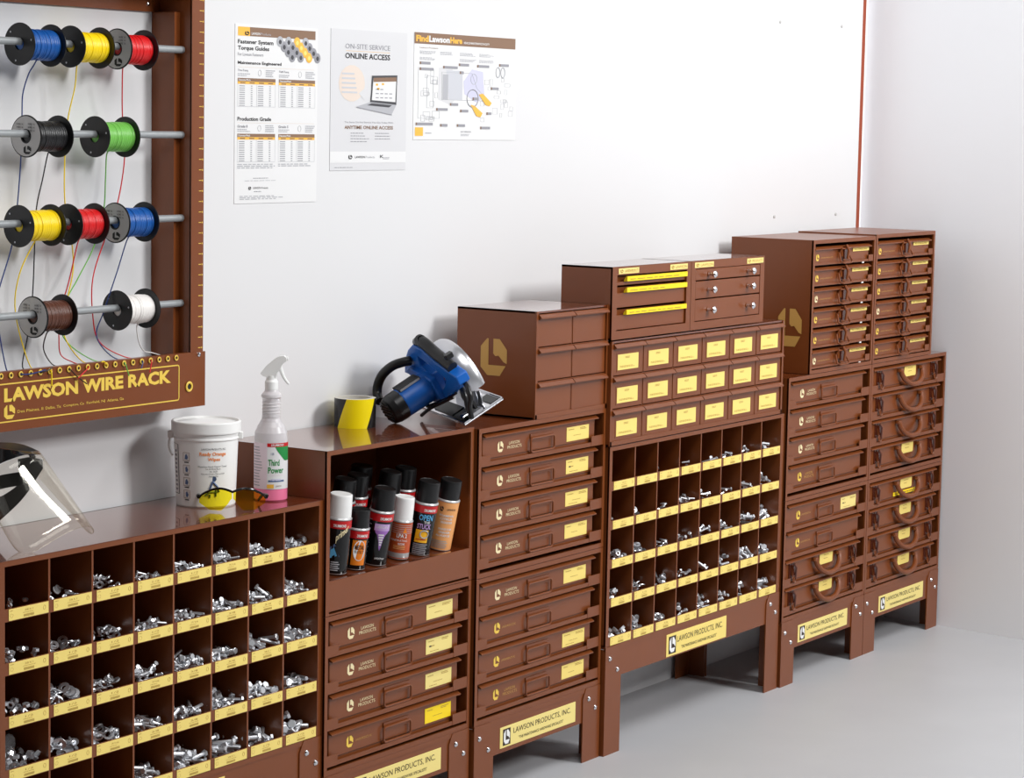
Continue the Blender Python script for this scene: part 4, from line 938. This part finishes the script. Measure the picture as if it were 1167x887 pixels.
mb = MB(); mb.lathe([(.0120, .209), (.0128, .212), (.0128, .226), (.0105, .230), (.0100, .238)], 'white', n=24)
pr = lambda poly, a, b: mb.prism(poly, lambda x, z, t_: (x, t_, z), a, b, 'white')
pr([(-.0210, .2420), (-.0165, .2370), (-.0060, .2340), (.0090, .2345), (.0100, .2420), (.0170, .2500), (.0200, .2580), (.0230, .2620), (.0290, .2660), (.0285, .2720), (.0240, .2760), (.0150, .2750), (.0060, .2700), (-.0100, .2560)], -.0085, .0085)
mb.tube([(.021, 0, .269), (.031, 0, .271)], .0042, 'white', 10)
kid(mb.build('spray_head', t))
mb = MB(); mb.tube([(.0160, 0, .255), (.0185, 0, .246), (.0230, 0, .235), (.0290, 0, .226), (.0330, 0, .222)], [.0042, .0022], 'white', 8, smooth=3); kid(mb.build('trigger', t))

# safety glasses
t = thing('safety_glasses', (-1.2185, -.2040, ZC), 'yellow-tinted wraparound safety glasses with black frame in front of the bucket', 'glasses', rz=YAW+.12)
def gpt(r, z, o=0): return (r, 6.5*r*r+o-.012, z)
def bot(r):
    a = abs(r)
    if a < .008: return .0260-(a/.008)**2*.010
    if a < .020: return .0160-(a-.008)/.012*.0125
    return .0035+max(0, (a-.042))/.020*.012
def top(r): a = abs(r); return .0375+.006*math.sin(min(1, a/.045)*PI)-(max(0, a-.038)/.024)**2*.014
for sgn, nm in ((-1, 'left'), (1, 'right')):
    mb = MB(); n = 18; vs = []; m = 5
    for i in range(n+1):
        r = sgn*(.001+.060*i/n)
        for j in range(m+1): vs.append(gpt(r, bot(r)+(top(r)-bot(r))*j/m))
    for i in range(n+1):
        r = sgn*(.001+.060*i/n)
        for j in range(m+1): vs.append(gpt(r, bot(r)+(top(r)-bot(r))*j/m, .0014))
    N = (n+1)*(m+1); fs = []
    for i in range(n):
        for j in range(m):
            a = i*(m+1)+j; q_ = (a, a+m+1, a+m+2, a+1); fs += [q_, tuple(N+v for v in reversed(q_))]
    bd = [i*(m+1) for i in range(n+1)]+[n*(m+1)+j for j in range(1, m+1)]+[i*(m+1)+m for i in range(n-1, -1, -1)]+[j for j in range(m-1, 0, -1)]
    for a, b in zip(bd, bd[1:]+bd[:1]): fs.append((a, b, N+b, N+a))
    mb.add(vs, fs, 'yl'); kid(mb.build('lens', t))['label'] = 'yellow tinted lens'
mb = MB(); mb.tube([gpt(r, top(r)+.0008, .0005) for r in [-.061+.122*i/30 for i in range(31)]], .0022, 'blackg', 8); kid(mb.build('brow_frame', t))
for sgn in (-1, 1):
    mb = MB(); r0 = .0615*sgn; y0_ = 6.5*r0*r0-.012; mb.tube([(r0, y0_, .026), (r0*1.03, y0_+.015, .026), (r0*.92, y0_+.060, .020), (r0*.80, y0_+.085, .006)], [.0042, .0022], 'blackg', 8, smooth=4); kid(mb.build('temple', t))

# face shield
k_ = 1/687.
t = thing('face_shield', (-1.7090, -.1980, ZC), 'clear face shield with black headgear lying at the left end of the bin cabinet', 'face shield', rz=YAW)
def sp(px, py, d_): return ((px-47.1)*k_-d_*.19, d_, (623.7-py)*k_-d_*.146)
low = [(-30, 545, .09), (-14, 575, .05), (0, 597, .01), (13, 619, -.035), (25, 630, -.055), (38, 628.5, -.055), (71, 609, -.010), (90, 601, .015), (102, 599, .035), (107, 602.5, .046), (107.5, 606.5, .054), (104.5, 608, .064), (99, 604.5, .078), (94, 599, .09)]
upp = [(-62, 530, .10), (-50, 545, .06), (-38, 552, .02), (-22, 545, -.02), (-8, 534, -.04), (8, 525, -.035), (24, 518, -.015), (36, 513, .010), (43, 512, .030), (47, 516, .042), (49, 521, .050), (48.5, 527, .058), (46, 534, .070), (42, 541, .08)]
def crp(P, n):
    Q = []; P = [Vector(p) for p in P]; L = len(P)
    for i in range(L-1):
        a = P[max(i-1, 0)]; b = P[i]; c = P[i+1]; d_ = P[min(i+2, L-1)]
        for k in range(n): u = k/n; Q.append(.5*((2*b)+(c-a)*u+(2*a-5*b+4*c-d_)*u*u+(3*b-a-3*c+d_)*u**3))
    Q.append(P[-1]); return Q
lo_, up_ = crp([sp(*p) for p in low], 5), crp([sp(*p) for p in upp], 5)
mb = MB(); n = len(lo_); m = 8; vs = []
for i in range(n):
    for j in range(m+1): vs.append(lo_[i].lerp(up_[i], j/m))
mb.add(vs, [(i*(m+1)+j, (i+1)*(m+1)+j, (i+1)*(m+1)+j+1, i*(m+1)+j+1) for i in range(n-1) for j in range(m)], 'visor')
v_ = kid(mb.build('visor', t)); v_['label'] = 'clear plastic visor'
so = v_.modifiers.new('thick', 'SOLIDIFY'); so.thickness = .0016*S
mb = MB(); mb.tube(lo_, .0009, 'visor', 6); kid(mb.build('visor_rim', t))
def ribbon(mb, A_, B_, th, m):
    A_ = [Vector(a) for a in A_]; B_ = [Vector(b) for b in B_]; n = len(A_); off = Vector((0, th, 0))
    vs = A_+B_+[a+off for a in A_]+[b+off for b in B_]; fs = []
    for i in range(n-1):
        fs += [(i, i+1, n+i+1, n+i), (2*n+i, 3*n+i, 3*n+i+1, 2*n+i+1), (i, 2*n+i, 2*n+i+1, i+1), (n+i, n+i+1, 3*n+i+1, 3*n+i)]
    fs += [(0, n, 3*n, 2*n), (n-1, 3*n-1, 4*n-1, 2*n-1)]
    mb.add(vs, fs, m)
mb = MB()
ribbon(mb, crp([sp(-60, 512, .06), sp(-20, 508, .0), sp(8, 511, -.015), (sp(30, 513, .01)), sp(44, 514, .035)], 4), crp([sp(-60, 530, .06), sp(-20, 535, -.01), sp(8, 524, -.03), sp(28, 517, -.005), sp(46, 516, .035)], 4), .006, 'blackg')
ribbon(mb, crp([sp(-60, 512, .10), sp(-20, 505, .06), sp(5, 503, .03), sp(25, 505, .03), sp(43, 512, .04)], 4), crp([sp(-60, 522, .08), sp(-20, 514, .02), sp(5, 513, .0), sp(25, 513, .01), sp(43, 516, .04)], 4), .006, 'black')
kid(mb.build('crown_guard', t))
mb = MB()
ribbon(mb, [sp(20, 522, .02), sp(34, 519, .03), sp(48, 522, .05)], [sp(22, 545, .02), sp(36, 553, .03), sp(49, 532, .05)], .004, 'black')
ribbon(mb, crp([sp(-45, 552, .03), sp(-15, 545, .02), sp(5, 540, .03), sp(22, 537, .05)], 4), crp([sp(-45, 566, .03), sp(-15, 562, .02), sp(5, 556, .03), sp(27, 552, .05)], 4), .004, 'black')
ribbon(mb, crp([sp(30, 540, .06), sp(20, 552, .07), sp(2, 565, .08), sp(-12, 570, .09)], 4), crp([sp(33, 558, .06), sp(22, 572, .07), sp(8, 586, .08), sp(-5, 598, .09)], 4), .004, 'black')
kid(mb.build('head_harness', t))
mb = MB(); mb.lathe([(.0045, -.006), (.0045, .004)], 'blackg', sp(37, 517, .028), 'Y', 10); mb.tube([sp(33, 515, .02), sp(40, 520, .022)], .003, 'blackg', 6); kid(mb.build('clip', t))

# tape roll
ZS = .8066
t = thing('tape_roll', (-.6600, -.0640, ZS), 'roll of black and yellow hazard tape behind the blue saw', 'tape roll', rz=YAW)
R, H = .0430, .0600; mb = MB(); n = 56
mb.lathe([(R*.80, .001), (R*.80, H-.001)], 'card', n=n, caps=False)
vs = []
nz = 10
for j in range(nz+1):
    for i in range(n): a = 2*PI*i/n+.55*j/nz; vs.append((R*math.sin(a), -R*math.cos(a), H*j/nz))
fy, fk = [], []
for j in range(nz):
    for i in range(n):
        (fy if ((i+8)//14) % 2 == 0 else fk).append((j*n+i, j*n+(i+1) % n, (j+1)*n+(i+1) % n, (j+1)*n+i))
mb.add(vs, fy, 'tapeY'); mb.add(vs, fk, 'tapeK')
for zz in (0, H): mb.add([(r_*math.sin(2*PI*i/n), -r_*math.cos(2*PI*i/n), zz) for r_ in (R*.80, R) for i in range(n)], [(i, (i+1) % n, n+(i+1) % n, n+i) for i in range(n)], 'card')
kid(mb.build('tape_winding', t))
mb = MB(); mb.lathe([(R*.79, .0), (R*.79, H), (R*.74, H), (R*.74, 0), (R*.79, 0)], 'card', n=40, caps=False); kid(mb.build('core', t))['label'] = 'pale cardboard core'

# circular saw
ea, ef, eu = Vector((.76, .40, .50)), Vector((-.50, .86, .07)), Vector((-.40, -.30, .854))
ea.normalize(); ef = (ef-ea*ef.dot(ea)).normalized(); eu = ea.cross(ef).normalized()
SX, SZ = .0439, .0040
t = thing('circular_saw', (-.5370, -.2040, ZS), 'blue and black circular saw lying on top of the spray can cabinet', 'circular saw', rz=YAW)
def saw(mb): mb.fn = lambda p: ea*p.x+ef*p.y+eu*p.z+Vector((SX, 0, SZ)); return mb      # x along motor axis, y along the cut, z up from the shoe
def fu(Xp, Yp, A_):
    dr = (380+Xp/5.305-510)/561-SX-ea.x*A_; dz = (485-370-Yp/5.305)/561-.0017-ea.z*A_
    det = ef.x*eu.z-eu.x*ef.z; return ((dr*eu.z-eu.x*dz)/det, (ef.x*dz-dr*ef.z)/det)
AX = lambda a, b, t_: (t_, a, b)
mb = saw(MB())                                                                     # motor
Fm, Um = .108, .0740
mb.lathe([(.0310, -.070), (.0325, -.066), (.0335, -.015), (.0335, .012)], 'sawblue', (0, Fm, Um), 'X', 40)
kid(mb.build('motor_housing', t))['label'] = 'blue plastic motor housing'
mb = saw(MB()); mb.box(-.066, -.012, Fm-.016, Fm+.014, Um+.030, Um+.0352, 'black'); mb.box(-.064, -.014, Fm-.0175, Fm-.0165, Um+.030, Um+.0345, 'silver'); kid(mb.build('rating_plate', t))
mb = saw(MB()); mb.lathe([(.0100, -.1040), (.0250, -.1040), (.0290, -.1005), (.0325, -.088), (.0330, -.069)], 'black', (0, Fm, Um), 'X', 16)
for k in range(6):
    z = Um-.020+k*.0075; w = math.sqrt(max(.00001, .024**2-(z-Um)**2)); mb.box(-.1060, -.1035, Fm-w, Fm+w, z, z+.0035, 'blackg')
kid(mb.build('end_cap', t))['label'] = 'black vented motor cap'
mb = saw(MB())                                                                     # gear housing and handle body
o1 = [(445, 320), (450, 225), (475, 150), (505, 110), (560, 125), (640, 190), (720, 235), (790, 270), (815, 320), (790, 370), (745, 400), (735, 440), (690, 470), (640, 480), (600, 460), (560, 400), (520, 335)]
hole = [(540, 180), (600, 215), (680, 265), (725, 300), (715, 350), (690, 400), (665, 370), (620, 300), (560, 250)]
def ring(mb, outer, inner, A0, A1, m):
    # body as outer outline minus a grip opening: bridged strips
    no = len(outer)
    O = [fu(a, b, (A0+A1)/2) for a, b in outer]; I = [fu(a, b, (A0+A1)/2) for a, b in inner]
    import mathutils.geometry as G
    tri = G.delaunay_2d_cdt([Vector(p) for p in O+I], [], [list(range(no)), list(range(no, no+len(I)))[::-1]], 0, 1e-6)
    V, E_, Fc, *_ = tri
    def inside(p, poly):
        c = False; j = len(poly)-1
        for i in range(len(poly)):
            if (poly[i][1] > p[1]) != (poly[j][1] > p[1]) and p[0] < (poly[j][0]-poly[i][0])*(p[1]-poly[i][1])/(poly[j][1]-poly[i][1])+poly[i][0]: c = not c
            j = i
        return c
    fs = []
    for f in Fc:
        c = sum((V[i] for i in f), Vector((0, 0)))/len(f)
        if inside(c, O) and not inside(c, I): fs.append(tuple(f))
    nv = len(V); vs = [(A0, v.x, v.y) for v in V]+[(A1, v.x, v.y) for v in V]
    allf = [tuple(reversed(f)) for f in fs]+[tuple(nv+i for i in f) for f in fs]
    ec = {}
    for f in fs:
        for a, b in zip(f, f[1:]+f[:1]): ec[(a, b)] = 1
    for (a, b) in ec:
        if (b, a) not in ec: allf.append((a, b, nv+b, nv+a))
    mb.add(vs, allf, m)
ring(mb, o1, hole, .008, .036, 'sawblue')
o2 = [(450, 300), (470, 270), (560, 300), (620, 330), (660, 400), (690, 455), (640, 478), (600, 470), (550, 400), (510, 340)]
mb.prism([fu(a, b, 0.008) for a, b in o2], AX, -.004, .012, 'sawblue')
ho = kid(mb.build('handle_housing', t)); ho['label'] = 'blue plastic handle housing'
bv = ho.modifiers.new('soft', 'BEVEL'); bv.width = .003*S; bv.segments = 3; bv.limit_method = 'ANGLE'
mb = saw(MB())                                                                     # rubber grip
gp = [(.020,)+fu(a, b, .020) for a, b in ((520, 90), (560, 110), (620, 155), (680, 195), (735, 235))]
mb.tube(gp, .0125, 'black', 14, smooth=5); mb.tube([(.020,)+fu(505, 108, .020), (.020,)+fu(540, 86, .020)], .010, 'blackg', 12)
mb.bbox(.012, .030, *(lambda c: (c[0]-.006, c[0]+.006, c[1]-.004, c[1]+.009))(fu(712, 168, .02)), 'black')
kid(mb.build('grip', t))['label'] = 'black rubber grip'
mb = saw(MB()); mb.tube([(.022,)+fu(a, b, .022) for a, b in ((640, 265), (675, 295), (690, 335), (688, 355))], [.0045, .003], 'chrome', 8, smooth=4); kid(mb.build('trigger', t))['label'] = 'silver trigger lever'
mb = saw(MB()); hp = [fu(450, 245, -.01), ]
pts = [(.006,)+fu(465, 240, .006), (-.008,)+fu(420, 248, -.008), (-.030,)+fu(350, 275, -.030), (-.052,)+fu(290, 330, -.052), (-.068,)+fu(258, 400, -.068), (-.080,)+fu(255, 460, -.080), (-.088,)+fu(275, 500, -.088)]
mb.tube(pts, .0102, 'black', 14, smooth=5); kid(mb.build('loop_handle', t))['label'] = 'black curved side handle'
# blade guard: half drum of cast metal
cF, cU, Rg = .092, .0600, .087
mb = saw(MB())
a0_, a1_ = -.10, PI*.93; n = 32; vs = []
sec = [(.046, Rg-.016), (.046, Rg-.003), (.050, Rg), (.070, Rg+.001), (.076, Rg), (.082, Rg-.004), (.086, Rg-.030), (.084, Rg-.055), (.081, Rg-.055), (.082, Rg-.030), (.078, Rg-.007), (.052, Rg-.005), (.050, Rg-.016)]
for i in range(n+1):
    a = a0_+(a1_-a0_)*i/n
    for A_, r_ in sec: vs.append((A_, cF-r_*math.cos(a), cU+r_*math.sin(a)))
m = len(sec); fs = [(i*m+j, (i+1)*m+j, (i+1)*m+(j+1) % m, i*m+(j+1) % m) for i in range(n) for j in range(m)]+[tuple(range(m)), tuple(n*m+j for j in reversed(range(m)))]
mb.add(vs, fs, 'magnesium'); mb.prism([(cF-.075*math.cos(a), cU+.075*math.sin(a)) for a in [PI*k/20 for k in range(21)]], AX, .047, .051, 'magnesium'); kid(mb.build('blade_guard', t))['label'] = 'silver cast metal blade guard'
mb = saw(MB()); mb.lathe([(.0001, .060), (.068, .060), (.068, .0615), (.0001, .0615)], 'steel', (0, cF, .050), 'X', 48); kid(mb.build('blade', t))['label'] = 'steel blade'
mb = saw(MB()); n = 20                                                             # lower guard
vs = []; sec2 = [(.054, .040), (.054, .076), (.070, .076), (.070, .040)]
mb.prism([(cF+.074*math.cos(a), .050+.074*math.sin(a)) for a in [PI+.15+(PI-.9)*k/20 for k in range(21)]], AX, .066, .069, 'magnesium'); kid(mb.build('lower_guard', t))
mb = saw(MB()); ln = .195; mb.bbox(-.002, .100, 0, ln, -.0012, .0014, 'chrome', .0005); mb.box(-.002, .100, 0, .002, .0014, .006, 'chrome'); mb.box(-.002, 0, 0, ln, .0014, .006, 'chrome'); mb.box(.098, .100, 0, ln, .0014, .006, 'chrome')
mb.box(.004, .046, .020, .060, .0014, .005, 'black'); mb.box(.008, .040, .070, .15, .0014, .004, 'black'); mb.box(.075, .095, .01, .06, .0014, .004, 'blackg')
kid(mb.build('shoe', t))['label'] = 'bright steel base plate'
mb = saw(MB()); mb.prism([(.012, .003), (.045, .003), (.060, .030), (.052, .052), (.034, .050), (.014, .020)], AX, .040, .046, 'black'); mb.prism([(.0, .003), (.03, .003), (.03, .010), (.0, .012)], AX, .018, .05, 'magnesium')
mb.bbox(.006, .022, .014, .030, .006, .012, 'chrome'); kid(mb.build('depth_bracket', t))
mb = saw(MB()); f = lambda a, b, A_: (A_,)+fu(a, b, A_)
mb.tube([f(790, 305, .030), f(825, 345, .020), f(850, 410, .012), f(845, 470, .006), f(858, 545, .0)], .0052, 'black', 10, smooth=5); mb.tube([f(775, 350, .028), f(810, 400, .018), f(825, 470, .010), f(840, 520, .004)], .0045, 'black', 10, smooth=5)
mb.tube([f(745, 425, .004), f(660, 480, -.010), f(590, 530, -.020), f(535, 590, -.026)], .0042, 'black', 10, smooth=5); mb.tube([f(760, 395, .004), f(690, 450, -.004), f(620, 490, -.016), f(570, 520, -.022)], .003, 'blackg', 8, smooth=5)
kid(mb.build('power_cord', t))['label'] = 'black rubber cord'

# ================================================================== CAMERA
cam = bpy.data.cameras.new('camera'); co = bpy.data.objects.new('camera', cam); col.objects.link(co)
yaw, pitch, roll = -0.99115, -0.10954, 0.0192
fw = Vector((-math.sin(yaw)*math.cos(pitch), math.cos(yaw)*math.cos(pitch), math.sin(pitch))); rt = Vector((math.cos(yaw), math.sin(yaw), 0)); up = rt.cross(fw)
r2 = rt*math.cos(roll)+up*math.sin(roll); u2 = up*math.cos(roll)-rt*math.sin(roll)
mw = Matrix((r2, u2, -fw)).transposed().to_4x4(); mw.translation = Vector((-4.66948, -3.07413, 1.44041))*S
co.matrix_world = mw; cam.sensor_width = 36; cam.lens = 2789.01*36/1167; cam.clip_start = .05
bpy.context.scene.camera = co

# ================================================================== LIGHT
def area(name, loc, aim, size, power, color=(1, 1, 1), sy=None):
    l = bpy.data.lights.new(name, 'AREA'); l.size = size*S; l.energy = power; l.color = color
    if sy: l.shape = 'RECTANGLE'; l.size_y = sy*S
    o = bpy.data.objects.new(name, l); col.objects.link(o); o.location = Vector(loc)*S
    o.rotation_euler = (Vector(aim)-Vector(loc)).to_track_quat('-Z', 'Y').to_euler(); return o
area('key_softbox', (.5, -4.9, 3.5), (-.7, 0, .9), 1.2, 300)
area('left_wall_fill', (-1.5, -1.7, 3.2), (-1.5, -.7, 0), 1.6, 66, sy=1.2)  # added overhead fill to brighten the left wall, not a fixture
area('corner_fill', (.85, -1.9, 2.8), (1.85, -1.1, .4), 1.0, 62)  # added fill that lifts the right wall, no lamp of the room
w = bpy.data.worlds.new('world'); bpy.context.scene.world = w; w.use_nodes = True
w.node_tree.nodes['Background'].inputs['Color'].default_value = (.97, .98, 1, 1); w.node_tree.nodes['Background'].inputs['Strength'].default_value = .08
vs_ = bpy.context.scene.view_settings; vs_.view_transform = 'Standard'; vs_.look = 'None'; vs_.gamma = 1; vs_.exposure = 0; vs_.use_curve_mapping = False
